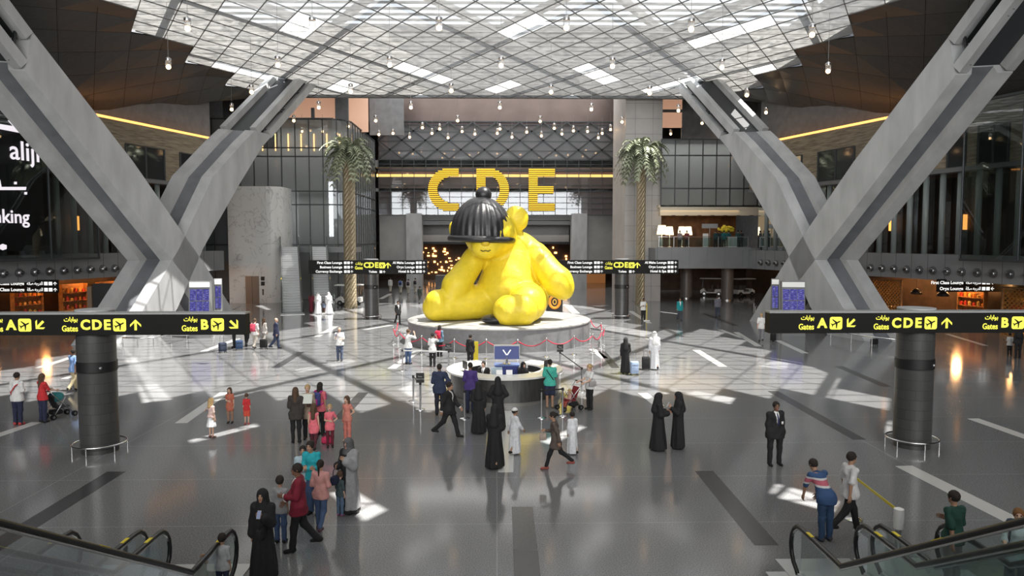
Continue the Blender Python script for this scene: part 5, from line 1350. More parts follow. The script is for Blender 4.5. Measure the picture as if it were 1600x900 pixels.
    def emit(name, V, Fs, m, mi=None, parent=t):
        me = bpy.data.meshes.new(name); me.from_pydata([(v[0]*k, v[1]*k, v[2]*k) for v in V], [], [tuple(map(int, q)) for q in Fs])
        for x in (m if isinstance(m, list) else [m]): me.materials.append(x)
        if mi: me.polygons.foreach_set('material_index', mi)
        me.polygons.foreach_set('use_smooth', [True]*len(me.polygons)); ob = bpy.data.objects.new(name, me); COL.objects.link(ob); ob.parent = parent; return ob
    emit('body', V, Fs, [skins[skin], lipm, eyem], mi)
    def shell(name, f, m, lo_=lo, hi_=hi, parent=t, v=None, mi=None):
        v_, q_ = surfnet(f, lo_, hi_, v or vx_c)
        if len(v_): 
            ob = emit(name, v_, q_, m, None, parent)
            return ob
    g = .014
    wind = lambda X, Y, Z: .006*np.sin(23*Z+9*X)+.005*np.sin(31*X-17*Z+11*Y)
    def torso(X, Y, Z, g, hz, sl, slr=.018):
        d = cap(X, Y, Z, T(U(0, 0, hz)), T(wa), .168*wd+g, .122*wd+g, 1.2); d = smin(d, cap(X, Y, Z, T(wa), T(ch), .114*wd+g, .137*wd+g, 1.28), .08)
        for hip, kn, an in legs: d = smin(d, cap(X, Y, Z, T(hip), T(hip.lerp(kn, .45)), .108*wd+g, .095*wd+g), .05)
        nn = nk+Vector((0, 0, -.015)); d = smin(d, cap(X, Y, Z, T(ch), T(nn), .1, .055+g*.5), .06)
        for sh, el, wr, fd, s in shs:
            d = smin(d, cap(X, Y, Z, T(ch+Vector((0, 0, .06))), T(sh), .08+g*.5, .05+g), .05)
            if sl > 0:
                if sl <= .5: e2 = sh.lerp(el, sl*2); d = smin(d, cap(X, Y, Z, T(sh), T(e2), .049*wd+g, .047*wd+g), .03)
                else:
                    e3 = el.lerp(wr, (sl-.5)*2); d = smin(d, smin(cap(X, Y, Z, T(sh), T(el), .05*wd+g, .042*wd+slr), cap(X, Y, Z, T(el), T(e3), .042*wd+slr, .031+slr), .02), .03)
        return d+wind(X, Y, Z)
    # ---- trousers, skirt or leggings
    if bottom:
        kind, c = bottom
        def trs(X, Y, Z):
            d = cap(X, Y, Z, T(pel-Vector((0, 0, .02))), T(U(0, 0, 1.02)), .142*wd, .128*wd, 1.25)
            for hip, kn, an in legs:
                e = {'trousers': (.098, .075, .062), 'leggings': (.096, .07, .05), 'shorts': (.108, .098, 0)}[kind]
                d = smin(d, cap(X, Y, Z, T(hip), T(kn if kind != 'shorts' else hip.lerp(kn, .92)), e[0]*wd+.004, e[1]), .03)
                if kind != 'shorts':
                    e_ = an+Vector((0, 0, -.03 if kind == 'trousers' else .03)); d = smin(d, cap(X, Y, Z, T(kn), T(e_), e[1], e[2]), .03)
            return np.maximum(d+wind(X, Y, Z)*.6, .035-Z)
        shell('shorts' if kind == 'shorts' else 'leggings' if kind == 'leggings' else 'trousers', trs, cloth(c)) if kind != 'skirt' else None
        if kind == 'skirt':
            def skf(X, Y, Z):
                a = np.arctan2(Y, X); d = cap(X, Y, Z, T(U(0, 0, 1.02)), (0, .01, .52), .125*wd, .22, 1.1)+.012*np.sin(9*a)*np.clip((1.0-Z)*2, 0, 1); return np.maximum(d, .5-Z)
            shell('skirt', skf, cloth(c))
    if top:
        hz = hem if hem is not None else .86
        sh_ob = shell('shirt', lambda X, Y, Z: np.maximum(torso(X, Y, Z, g, hz, sleeve), 0*Z+(hz+dz-.06)-Z), cloth(top) if not isinstance(top, bpy.types.Material) else top)
    if jacket:
        jh = .78
        def jk(X, Y, Z):
            d = torso(X, Y, Z, g+.014, jh, .96, .024); d = np.maximum(d, (jh+dz-.03)-Z)
            vx_ = np.abs(X)-.052*np.clip((Z-(1.1+dz))/.3, 0, 1.2); op = np.maximum(np.maximum(vx_, Y+.02), (1.1+dz)-Z); return np.maximum(d, -op)
        jo = shell('jacket', jk, cloth(jacket))
        if tie:
            m_ = MB(); pts = [U(0, -.135*wd-.016, 1.13), U(0, -.15*wd-.012, 1.3), U(0, -.085, 1.44)]
            m_.tube([T(p) for p in pts], [.024, .02, .012], 6); emit('tie', m_.v, m_.f, cloth(tie), parent=t)
        if vest == 'badge':
            m_ = MB(); p = U(.1, -.185, 1.2); m_.box(T(p), (.055, .012, .075)); emit('badge', m_.v, m_.f, white)
    if robe:
        c, bot, flare = robe
        sw = Vector((0, 0, 0)); st = .1*abs(walk)
        def rb(X, Y, Z):
            a = np.arctan2(Y, X); d = cap(X, Y, Z, T(ch), T(wa), .16*wd+.01, .17*wd, 1.2); d = smin(d, cap(X, Y, Z, T(U(0, .0, 1.05)), (0, 0, .06), .175, flare+.02, 1.12+(-.2 if walk else 0)), .08)
            d = smin(d, cap(X, Y, Z, T(ch), T(nk+Vector((0, 0, -.01))), .12, .06), .06)
            for sh, el, wr, fd, s in shs:
                d = smin(d, cap(X, Y, Z, T(ch+Vector((0, 0, .06))), T(sh), .1, .078), .05); d = smin(d, smin(cap(X, Y, Z, T(sh), T(el), .078, .076 if bot != 'w' else .095), cap(X, Y, Z, T(el), T(el.lerp(wr, .9)), .07 if bot != 'w' else .09, .058 if bot != 'w' else .095), .03), .06)
            fold = .016*np.sin(7*a+3*X)*np.clip((1.15-Z)*1.4, 0, 1)+.008*np.sin(15*a+9*Z)*np.clip((1.0-Z), 0, 1)
            return np.maximum(d+fold, .045-Z)
        lo2 = [min(lo[0], -flare-.08), min(lo[1], -flare-.1), lo[2]]; hi2 = [max(hi[0], flare+.08), max(hi[1], flare+.1), hi[2]]
        shell('robe', rb, cloth(c), lo2, hi2)
        if vest == 'over':
            def ov(X, Y, Z):
                d = rb(X, Y, Z)-.016; back = np.maximum(np.maximum(d, np.minimum(.02-Y, .05-X)), .12-Z); return back
            shell('over_robe', ov, cloth(GY), lo2, hi2)
    # ---- shoes
    if not sit and shoes is not None:
        for s, (hip, kn, an) in zip((-1, 1), legs):
            f = lambda X, Y, Z: np.maximum(smin(cap(X, Y, Z, (an.x, an.y+.025, an.z-.03), (an.x*1.1, an.y-.14, an.z-.05), .046, .036), ell(X, Y, Z, (an.x, an.y+.02, an.z-.02), (.045, .055, .05)), .03), (an.z-.085)-Z)
            shell('shoe', f, cloth(shoes), [an.x-.09, an.y-.24, an.z-.12], [an.x+.09, an.y+.12, an.z+.06], v=max(.0125, vx_c*.7))
    # ---- hair and head cover
    hl = [hc.x-.24, hc.y-.24, hc.z-.65]; hh = [hc.x+.24, hc.y+.32, hc.z+.2*hs]
    hk, hcl = hair; hv_ = max(.0125, vx_c*.75)
    def hb(X, Y, Z, gr=.012):
        x, y, z = headsdf(X, Y, Z); return x, y, z, ell(x, y, z, (0, .014, .026), (.076+gr, .094+gr, .094+gr))
    if hk in ('short', 'pony', 'long', 'bun', 'curly'):
        def hf(X, Y, Z):
            x, y, z, d = hb(X, Y, Z, .016 if hk == 'curly' else .012); d = d+.003*np.sin(90*x)*np.sin(80*y+60*z)*(2 if hk == 'curly' else 1)
            d = np.maximum(d, -(ell(x, y, z, (0, -.115, -.01), (.068, .075, .08)))); d = np.maximum(d, (-.045 if hk == 'short' else -.07)-z+.35*np.clip(-y, -.05, .2))
            if hk == 'long' or hk == 'curly':
                q = smin(cap(x, y, z, (0, .055, -.01), (0, .1, -.2 if hk == 'curly' else -.33), .078, .062), smin(cap(x, y, z, (-.07, .02, -.0), (-.085, .035, -.16), .025, .03), cap(x, y, z, (.07, .02, 0), (.085, .035, -.16), .025, .03), .02), .03); d = smin(d, q, .03)
            if hk == 'pony': d = smin(d, smin(cap(x, y, z, (0, .1, .03), (0, .135, -.02), .026, .03), cap(x, y, z, (0, .135, -.02), (0, .13, -.24), .03, .014), .02), .02)
            if hk == 'bun': d = smin(d, ell(x, y, z, (0, .125, .04), (.045, .04, .045)), .015)
            return d*hs
        shell('hair', hf, cloth(hcl), hl, hh, v=hv_)
    elif hk in ('hijab', 'niqab'):
        def hf(X, Y, Z):
            x, y, z, d = hb(X, Y, Z, .024); d = smin(d, cap(x, y, z, (0, .0, -.06), (0, .02, -.2), .085, .15, 1.2), .06); d = smin(d, cap(x, y, z, (0, .06, 0), (0, .1, -.4), .09, .15), .05)
            if hk == 'hijab': d = np.maximum(d, -ell(x, y, z, (0, -.13, -.018), (.06, .09, .082)))
            else: d = np.maximum(d, -ell(x, y, z, (0, -.13, .018), (.06, .07, .022)))
            return np.maximum(d*hs, 0*Z+(hc.z-.5)-Z)
        shell('head_scarf', hf, cloth(hcl), hl, hh, v=hv_)
    elif hk == 'ghutra':
        def hf(X, Y, Z):
            x, y, z, d = hb(X, Y, Z, .022); q = cap(x, y, z, (0, .05, .0), (0, .1, -.42), .1, .17, 1.5); q = smin(q, smin(cap(x, y, z, (-.08, .0, 0), (-.13, -.03, -.26), .04, .06), cap(x, y, z, (.08, .0, 0), (.13, -.03, -.26), .04, .06), .03), .04); d = smin(d, q, .05)+.004*np.sin(60*x)
            return np.maximum(d, -ell(x, y, z, (0, -.14, -.03), (.06, .1, .1)))*hs
        ho = shell('head_cloth', hf, cloth(hcl), hl, hh, v=hv_)
        m_ = MB(); m_.tube([hc+R3 @ Vector((.098*math.cos(a), .014+.115*math.sin(a), .07))*hs for a in [2*PI*q/24 for q in range(24)]], .012, 6, closed=True); emit('head_band', m_.v, m_.f, cloth(BK))
    elif hk == 'cap':
        def hf(X, Y, Z):
            x, y, z, d = hb(X, Y, Z, .016); return np.maximum(d, .04-z)*hs
        shell('cap', hf, cloth(hcl), hl, hh, v=hv_)
        def hf2(X, Y, Z):
            x, y, z, d = hb(X, Y, Z, .009); d = np.maximum(d, -(ell(x, y, z, (0, -.115, -.01), (.068, .075, .09)))); return np.maximum(np.maximum(d, -.05-z), z-.05)*hs
        shell('hair', hf2, cloth(HB), hl, hh, v=hv_)
    t['_w'] = 0; del t['_w']
    J = {'hand': [wr+fd*.09 for sh, el, wr, fd, s in shs], 'sh': [a[0] for a in shs], 'ch': ch, 'wa': wa, 'k': k, 'P': P0, 'rz': rz, 't': t}
    return J
def toworld(J, v):
    v = Vector(v)*J['k']; return J['P']+Matrix.Rotation(J['rz'], 3, 'Z') @ v
def rbox(mb, c, d, r=.03, M=None):
    bm = bmesh.new(); bmesh.ops.create_cube(bm, size=1); bmesh.ops.scale(bm, vec=d, verts=bm.verts); bmesh.ops.bevel(bm, geom=bm.edges[:], offset=min(r, min(d)*.45), segments=2, profile=.5, affect='EDGES')
    V = [(M @ v.co if M else v.co)+Vector(c) for v in bm.verts]; bm.verts.index_update(); Fs = [tuple(v.index for v in f.verts) for f in bm.faces]; bm.free(); mb.add(V, Fs)
def backpack(J, c, c2, label):
    p = toworld(J, (J['ch'].x, J['ch'].y+.24, J['ch'].z-.06)); t = thing('backpack', label, 'backpack', p, J['rz']); k = J['k']
    mb = MB(); rbox(mb, (0, 0, 0), (.32*k, .18*k, .45*k), .07); mb.build('bag', cloth(c), t, smooth=True)
    mb = MB(); rbox(mb, (0, .11*k, -.08*k), (.24*k, .06*k, .22*k), .03); mb.build('pocket', cloth(c2), t, smooth=True)
    for s in (-1, 1):
        mb = MB(); mb.tube([(s*.1*k, -.05*k, .2*k), (s*.11*k, -.2*k, .24*k), (s*.13*k, -.40*k, .1*k), (s*.14*k, -.39*k, -.05*k), (s*.15*k, -.2*k, -.17*k), (s*.13*k, -.06*k, -.19*k)], .018, 6); mb.build('strap', cloth(c2), t, smooth=True)
def handbag(J, side, c, label, w=.3, drop=.3, off=(0, 0, 0)):
    h = J['hand'][side]; p = toworld(J, h+Vector(off)+Vector((0, 0, -drop))); t = thing('handbag', label, 'handbag', p, J['rz']+PI/2); k = J['k']
    mb = MB(); rbox(mb, (0, 0, 0), (w*k, .11*k, .2*k), .03); mb.build('bag', cloth(c), t, smooth=True)
    mb = MB(); mb.tube([(-w*.35*k, 0, .08*k), (-w*.28*k, 0, drop*.75*k), (0, 0, drop*k), (w*.28*k, 0, drop*.75*k), (w*.35*k, 0, .08*k)], .011, 6); mb.build('strap', cloth(c), t, smooth=True)
def phone(J, side, label, c=(.03, .03, .035)):
    p = toworld(J, J['hand'][side]+Vector((0, -.04, .03))); t = thing('mobile_phone', label, 'phone', p, J['rz']); mb = MB(); rbox(mb, (0, 0, 0), (.075, .012, .15), .008, Matrix.Rotation(-.5, 3, 'X')); mb.build('case', cloth(c), t)
    mb = MB(); mb.box((0, .0, .0), (.064, .016, .13), M=Matrix.Rotation(-.5, 3, 'X')); mb.build('screen', mat('phone_screen', (.02, .02, .03), .1, emit=(.5, .6, .9), es=.25), t)
def suitcase(p, c, label, rz=0, h=.58, w=.38, d=.24, tilt=0):
    t = thing('suitcase', label, 'suitcase', p, rz); t.rotation_euler = (tilt, 0, rz)
    mb = MB(); rbox(mb, (0, 0, h/2+.07), (w, d, h), .05); mb.build('shell', cloth(c), t, smooth=True)
    for z in (.25, .75): mb = MB(); mb.box((0, -d/2, .07+h*z), (w*.8, .02, .02)); mb.build('rib', cloth(tuple(q*.6 for q in c)), t)
    mb = MB(); mb.tube([(-.1, d*.3, h), (-.1, d*.3, h+.42), (.1, d*.3, h+.42), (.1, d*.3, h)], .012, 6); mb.build('pull_handle', steel, t, smooth=True)
    for sx in (-1, 1):
        for sy in (-1, 1): mb = MB(); mb.tube([(sx*w*.4-.015, sy*d*.35, .035), (sx*w*.4+.015, sy*d*.35, .035)], .035, 10); mb.build('wheel', black, t, smooth=True, angle=40)
def stroller(p, rz, c, label, hood):
    t = thing('pushchair', label, 'pushchair', p, rz)
    for x in (-.24, .24):
        mb = MB(); mb.tube([(x, .42, 1.02), (x, .3, .85), (x, -.38, .12)], .016, 8); mb.tube([(x, .32, .12), (x, .05, .5), (x, -.1, .75)], .014, 8); mb.build('frame', steel, t, smooth=True)
        for y in (-.4, .34):
            mb = MB()
            for e in (-.03, .03): mb.tube([(x+e-.012, y, .095), (x+e+.012, y, .095)], .095, 18)
            w_ = mb.build('wheel', black, t, smooth=True, angle=40); mb = MB(); mb.tube([(x-.05, y, .095), (x+.05, y, .095)], .045, 12); mb.build('hub', steel, w_, smooth=True, angle=40)
    mb = MB(); mb.tube([(-.24, .42, 1.02), (0, .45, 1.03), (.24, .42, 1.02)], .022, 8); mb.build('handle', black, t, smooth=True)
    mb = MB(); V = [(-.2, -.25, .42), (.2, -.25, .42), (.2, .1, .38), (-.2, .1, .38), (.2, .3, .85), (-.2, .3, .85)]; mb.add(V, [(0, 1, 2, 3), (3, 2, 4, 5)]); o = mb.build('seat', cloth(c), t); so = o.modifiers.new('thick', 'SOLIDIFY'); so.thickness = .04
    if hood:
        mb = MB(); V = []; n = 8
        for k in range(7):
            a = k/6*PI*.55
            for j in range(n+1): b = PI*j/n; V.append((.23*math.cos(b), .26-.42*math.sin(a)*(.4+.6*math.sin(b)), .62+.32*math.sin(b)*math.cos(a*.6)))
        mb.add(V, [(k*(n+1)+j, k*(n+1)+j+1, (k+1)*(n+1)+j+1, (k+1)*(n+1)+j) for k in range(6) for j in range(n)]); o = mb.build('hood', cloth(hood), t, smooth=True); so = o.modifiers.new('thick', 'SOLIDIFY'); so.thickness = .012
    mb = MB(); rbox(mb, (0, .12, .22), (.36, .36, .16), .05); mb.build('basket', cloth(BK), t, smooth=True)
    return t
# ---------------- who stands where (pixel of the feet, height, heading)
P = person
def stripemat():
    m, n, out = nt('shirt_stripes'); L = n.links.new; b = n.nodes.new('ShaderNodeBsdfPrincipled'); b.inputs['Roughness'].default_value = .85
    tc = n.nodes.new('ShaderNodeTexCoord'); sp = n.nodes.new('ShaderNodeSeparateXYZ'); L(tc.outputs['Object'], sp.inputs[0]); r = n.nodes.new('ShaderNodeValToRGB'); r.color_ramp.interpolation = 'CONSTANT'
    mr = n.nodes.new('ShaderNodeMath'); mr.operation = 'MULTIPLY'; mr.inputs[1].default_value = .5; L(sp.outputs[2], mr.inputs[0]); L(mr.outputs[0], r.inputs[0])
    e = r.color_ramp.elements; e[0].position = 0; e[0].color = (.035, .08, .19, 1); e[1].position = .565; e[1].color = (.6, .6, .6, 1)
    for p, c in ((.585, (.5, .12, .17, 1)), (.63, (.6, .6, .6, 1)), (.65, (.035, .08, .19, 1))): q = e.new(p); q.color = c
    L(r.outputs[0], b.inputs['Base Color']); L(b.outputs[0], out.inputs[0]); return m
stripe = stripemat()
J = P(413, 905, 1.66, -8, 'woman in black abaya and headscarf holding a phone, lower left foreground', robe=(BK, 'w', .24), hair=('hijab', BK), skin='m', arms=('down', 'phone'), fem=True)
phone(J, 1, 'phone in the raised hand of the foreground woman in black', (.4, .4, .42)); handbag(J, 1, BK, 'black bag hanging from the arm of the foreground woman in black', off=(0, .05, -.05))
P(468, 860, 1.76, -80, 'man in maroon jacket and black trousers striding left, lower left foreground', jacket=(.2, .012, .03), top=WT, bottom=('trousers', BK), skin='d', walk=.55, arms=('fwd', 'hold'))
P(439, 848, 1.35, 175, 'boy in grey T-shirt and jeans between the woman in black and the maroon jacket', top=GY, bottom=('trousers', JN), sleeve=.45, child=True, skin='m', arms=('down', 'hold'))
J = P(492, 803, 1.72, -15, 'woman in turquoise top with folded arms behind the man in maroon', top=(.02, .36, .42), bottom=('trousers', JN), hair=('bun', HB), skin='m', arms=('fold', 'fold'), fem=True, lean=12)
P(475, 798, 1.5, 10, 'person in pale checked shirt close behind the man in maroon', top=(.36, .47, .52), bottom=('trousers', JN), skin='m', arms=('fold', 'belly'), fem=True)
P(502, 829, 1.52, 172, 'girl in pink sweater and jeans with a long ponytail, seen from behind', top=(.55, .27, .25), bottom=('leggings', JN), hair=('pony', HB), fem=True, arms=('belly', 'belly'), shoes=(.1, .05, .07), walk=.35)
J = P(546, 801, 1.7, -28, 'woman in black with a long grey over robe, standing on a bright sun patch', robe=(BK, 'w', .23), hair=('niqab', (.1, .1, .105)), arms=('hold', 'phone'), fem=True, vest='over')
handbag(J, 0, NV, 'navy bag on the arm of the woman in the grey over robe')
P(532, 806, .98, 150, 'toddler in dark patterned top and jeans beside the grey over robe', top=(.06, .09, .1), bottom=('trousers', (.1, .16, .25)), sleeve=.6, child=True, hair=('short', HBR), skin='l', shoes=(.3, .08, .2))
P(463, 692, 1.7, 185, 'woman with very long brown hair and dark cardigan, left of the paper reader', top=WT, jacket=(.04, .035, .03), bottom=('leggings', BK), hair=('long', HBR), skin='l', fem=True, arms=('down', 'hold'))
J = P(482, 686, 1.7, 5, 'blonde woman in beige cardigan reading a paper sheet', top=(.4, .32, .24), bottom=('trousers', BK), hair=('bun', HBL), skin='l', fem=True, arms=('phone', 'phone'), hem=.72)
p = toworld(J, (0, -.42, 1.38)); t = tag(MB().box((0, 0, 0), (.42, .01, .3), M=Matrix.Rotation(-.4, 3, 'X')).build('paper_sheet', mat('paper', (.6, .63, .58), .7)), 'printed paper sheet held up by the blonde woman', 'paper'); t.location = p
mb = MB(); mb.box((0, .0, -.04), (.3, .014, .12), M=Matrix.Rotation(-.4, 3, 'X')); mb.build('green_picture', mat('paper_green', (.15, .35, .12), .7), t)
handbag(J, 1, (.06, .03, .02), 'small brown shoulder bag between the two women reading', drop=.15, w=.22)
J = P(501, 680, 1.68, 160, 'dark haired woman in a pink top carrying a purple backpack', top=(.6, .13, .16), bottom=('trousers', BK), hair=('long', HB), skin='m', fem=True, sleeve=.3)
backpack(J, (.05, .06, .2), (.5, .03, .3), 'purple and blue backpack worn by the dark haired woman in pink')
P(491, 704, 1.36, 178, 'girl in long pink top and dark leggings with her back turned, long brown hair', top=PK, bottom=('leggings', (.08, .015, .025)), hair=('long', HBR), skin='l', child=True, sleeve=0, hem=.72, walk=.4)
P(516, 699, 1.26, 12, 'girl in pink top facing us beside the pink bag', top=PK, bottom=('leggings', (.12, .012, .025)), hair=('pony', HBL), skin='l', child=True, sleeve=.3, arms=('belly', 'hip'), hem=.78)
P(543, 689, 1.36, -25, 'girl in peach top and trousers with a hand on her hip', top=(.6, .22, .17), bottom=('trousers', (.62, .2, .16)), hair=('long', HBR), skin='l', child=True, sleeve=.2, arms=('down', 'hip'), shoes=(.45, .3, .2))
p = flr(511, 693); t = thing('shoulder_bag', 'bright pink bag lying on the floor between the two girls in pink', 'bag', p); mb = MB(); rbox(mb, (0, 0, .11), (.34, .2, .22), .07); mb.build('bag', cloth((.75, .05, .15)), t, smooth=True); mb = MB(); mb.tube([(-.12, 0, .2), (-.08, -.03, .3), (.08, -.03, .3), (.12, 0, .2)], .012, 6); mb.build('strap', cloth((.3, .03, .08)), t, smooth=True)
P(331, 684, 1.22, 150, 'blonde girl in white dress lit by the narrow sun strip', top=(.75, .55, .5), bottom=('skirt', (.7, .72, .74)), hair=('curly', HBL), skin='l', child=True, sleeve=.4, arms=('down', 'out'), hem=.98, shoes=(.2, .1, .08), group=None)
P(360, 661, 1.18, 0, 'girl in orange patterned outfit standing on the white inlay', top=(.45, .13, .08), bottom=('leggings', (.33, .2, .14)), hair=('long', HBR), skin='l', child=True, sleeve=.3, arms=('belly', 'down'), hem=.66)
P(386, 663, 1.02, 180, 'small boy in red shirt and red shorts at the end of the sun strip', top=RD, bottom=('shorts', (.6, .08, .05)), hair=('short', HBR), skin='l', child=True, sleeve=.45, arms=('down', 'down'), shoes=(.5, .1, .1))
J = P(29, 664, 1.76, 170, 'man in white T-shirt with a red shoulder strap, far left', top=WT, bottom=('trousers', NV), sleeve=.45, skin='m', arms=('belly', 'belly'), shoes=(.5, .06, .06))
t = thing('shoulder_strap', 'red bag strap across the back of the man far left', 'strap', J['P'], J['rz']); mb = MB(); mb.tube([(-.16, .02, 1.47), (-.08, .165, 1.38), (.08, .185, 1.15), (.17, .02, .98)], .018, 6); mb.build('band', cloth(RD), t, smooth=True)
P(68, 660, 1.66, 155, 'woman in red T-shirt and dark jeans pushing the teal pushchair, left', top=RD, bottom=('trousers', NV), sleeve=.45, hair=('long', HBR), skin='l', fem=True, arms=('push', 'push'))
pp = flr(93, 652); stroller(pp, math.radians(150), (.03, .03, .035), 'teal hooded pushchair held by the woman in red', (.02, .16, .17))
J = P(117, 611, 1.74, 165, 'man in light blue shirt and khaki trousers walking away beside the left column', top=(.2, .32, .58), bottom=('trousers', (.5, .42, .26)), sleeve=.45, skin='d', walk=.7, arms=('back', 'fwd'))
P(687, 648, 1.8, 190, 'man in dark blue suit with hands on hips at the left of the desk', jacket=(.025, .035, .075), top=WT, bottom=('trousers', (.02, .02, .035)), skin='d', arms=('hip', 'belly'))
P(702, 683, 1.78, 70, 'man in black suit striding in front of the desk', jacket=BK, top=WT, bottom=('trousers', BK), skin='m', walk=1.0, arms=('back', 'fwd'))
J = P(735, 645, 1.8, 175, 'man in purple sports shirt standing at the desk counter', top=(.06, .035, .17), bottom=('trousers', NV), skin='d', sleeve=.5, arms=('hold', 'hold'))
P(748, 677, 1.66, 178, 'woman in black abaya, left of the pair at the counter front', robe=(BK, 'n', .24), hair=('hijab', BK), skin='m', fem=True, arms=('down', 'belly'))
P(778, 670, 1.7, 180, 'woman in black abaya, right of the pair at the counter front', robe=(BK, 'n', .25), hair=('hijab', BK), skin='m', fem=True, arms=('hip', 'hip'))
P(773, 731, 1.72, 165, 'woman in black abaya walking towards the desk, in front of the boy in white', robe=(BK, 'w', .24), hair=('hijab', BK), skin='m', fem=True, walk=.35, arms=('hold', 'fwd'))
P(804, 709, 1.3, 120, 'boy in white robe and white cap walking beside the woman in black', robe=((.74, .75, .78), 'n', .2), hair=('cap', WT), skin='m', child=True, walk=.6, arms=('fwd', 'back'))
J = P(868, 733, 1.6, -100, 'woman in brown tunic and black trousers striding left with a small bag', top=(.1, .075, .065), bottom=('leggings', BK), hair=('bun', HB), skin='m', walk=1.0, fem=True, hem=.7, arms=('hold', 'back'), shoes=(.3, .08, .06), lean=6)
handbag(J, 0, (.4, .32, .27), 'small beige bag in the hand of the woman in the brown tunic', w=.2, drop=.18)
P(894, 709, 1.2, 205, 'boy in white robe with bare head following the woman in brown', robe=((.74, .75, .78), 'n', .2), hair=('short', HB), skin='m', child=True, walk=.4, arms=('down', 'down'))
J = P(859, 637, 1.78, 178, 'man in green T-shirt and dark shorts at the right of the desk', top=(.06, .42, .33), bottom=('shorts', NV), sleeve=.45, skin='m', arms=('hold', 'hold'), shoes=(.3, .2, .12))
t = thing('bag_strap', 'black bag strap across the back of the man in green', 'strap', J['P'], J['rz']); mb = MB(); mb.tube([(.15, .03, 1.49), (.07, .168, 1.38), (-.09, .188, 1.15), (-.18, .02, 1.0)], .016, 6); mb.build('band', cloth(BK), t, smooth=True)
J = P(921, 640, 1.66, -60, 'blonde woman in white top and black trousers behind the red pushchair', top=WT, bottom=('trousers', BK), hair=('bun', HBL), skin='l', fem=True, sleeve=.3, arms=('push', 'push'))
handbag(J, 1, (.35, .33, .33), 'pale shoulder bag at the hip of the blonde woman with the pushchair', off=(.05, .42, .15), drop=.2)
sp = flr(890, 640); stroller(sp, math.radians(-62), (.2, .015, .02), 'red pushchair with a child beside the desk', None)
P(0, 0, .85, -62, 'small child sitting in the red pushchair', top=(.6, .35, .32), bottom=('trousers', (.5, .1, .08)), hair=('curly', HBL), skin='l', child=True, sit=True, xyz=(sp.x+.0, sp.y-.02, .07), arms=('hold', 'hold'), sleeve=.4, shoes=None)
J = P(1028, 703, 1.68, 95, 'woman in black abaya with a crossbody bag, left of the pair talking', robe=(BK, 'w', .27), hair=('hijab', BK), skin='m', fem=True, arms=('hold', 'hold'))
handbag(J, 0, (.02, .02, .022), 'black bag at the side of the left woman of the pair talking', off=(.1, .35, -.0), drop=.05)
J = P(1059, 701, 1.68, -90, 'woman in black abaya looking at a phone, right of the pair talking', robe=(BK, 'n', .21), hair=('hijab', BK), skin='m', fem=True, arms=('hold', 'phone')); phone(J, 1, 'phone held by the right woman of the pair talking', (.5, .5, .5))
P(1210, 727, 1.76, 8, 'man in black suit with a badge standing alone, right of centre', jacket=BK, top=WT, tie=(.02, .03, .1), bottom=('trousers', BK), skin='d', vest='badge', arms=('down', 'down'), apart=.13)
J = P(977, 584, 1.66, 170, 'woman in black abaya with a red handbag beside the blue suitcase', robe=(BK, 'n', .22), hair=('hijab', BK), skin='m', fem=True, arms=('hold', 'down')); handbag(J, 0, (.45, .02, .025), 'red handbag on the arm of the woman in black', drop=.22)
suitcase(flr(991, 586), (.35, .45, .62), 'pale blue suitcase pulled by the woman with the red handbag', .2)
P(1022, 577, 1.8, 185, 'man in white robe and white head cloth beside a black suitcase', robe=((.74, .75, .78), 'n', .22), hair=('ghutra', WT), skin='m', walk=.3, arms=('down', 'down'))
suitcase(flr(1009, 578), (.025, .025, .027), 'black suitcase between the woman in black and the man in white', -.1)
J = P(531, 564, 1.72, 0, 'bald man in white T-shirt and jeans facing us on a sun patch', top=WT, bottom=('trousers', (.06, .08, .13)), hair=('none', HB), skin='l', sleeve=.45, arms=('phone', 'hold')); phone(J, 0, 'phone in the hand of the bald man in white')
J = P(638, 569, 1.74, 150, 'man in white shirt photographing the bear, left of the platform', top=WT, bottom=('trousers', JN), sleeve=.5, skin='l', arms=('face', 'face'), hair=('short', HBR)); phone(J, 1, 'phone raised by the man photographing the bear')
J = P(676, 573, 1.64, 175, 'woman in white top and dark skirt photographing the bear', top=WT, bottom=('trousers', BK), hair=('bun', HB), skin='m', fem=True, sleeve=.45, arms=('face', 'hold'), hem=.8); phone(J, 0, 'phone raised by the woman in the white top')
J = P(687, 557, 1.66, 160, 'woman in denim shirt with red backpack at the platform rope', top=(.12, .22, .3), bottom=('trousers', BK), hair=('long', HB), skin='m', fem=True, arms=('down', 'belly')); backpack(J, (.55, .02, .06), (.35, .01, .03), 'red backpack worn by the woman in the denim shirt')
P(735, 574, 1.6, 160, 'woman in dark clothes beside the yellow floor stand', top=BK, bottom=('trousers', BK), hair=('bun', HB), skin='m', fem=True, arms=('down', 'down'))
P(0, 0, 1.7, -20, 'man in black suit seated inside the information desk', jacket=BK, top=WT, bottom=('trousers', BK), skin='l', sit=True, xyz=(DX-.85, DY-.2, .06), arms=('hold', 'hold'), tie=(.05, .05, .06), shoes=None)
P(0, 0, 1.66, 25, 'woman in black headscarf seated inside the information desk', top=BK, bottom=('trousers', BK), hair=('hijab', BK), skin='l', sit=True, xyz=(DX+.75, DY-.3, .06), arms=('hold', 'push'), fem=True, shoes=None)
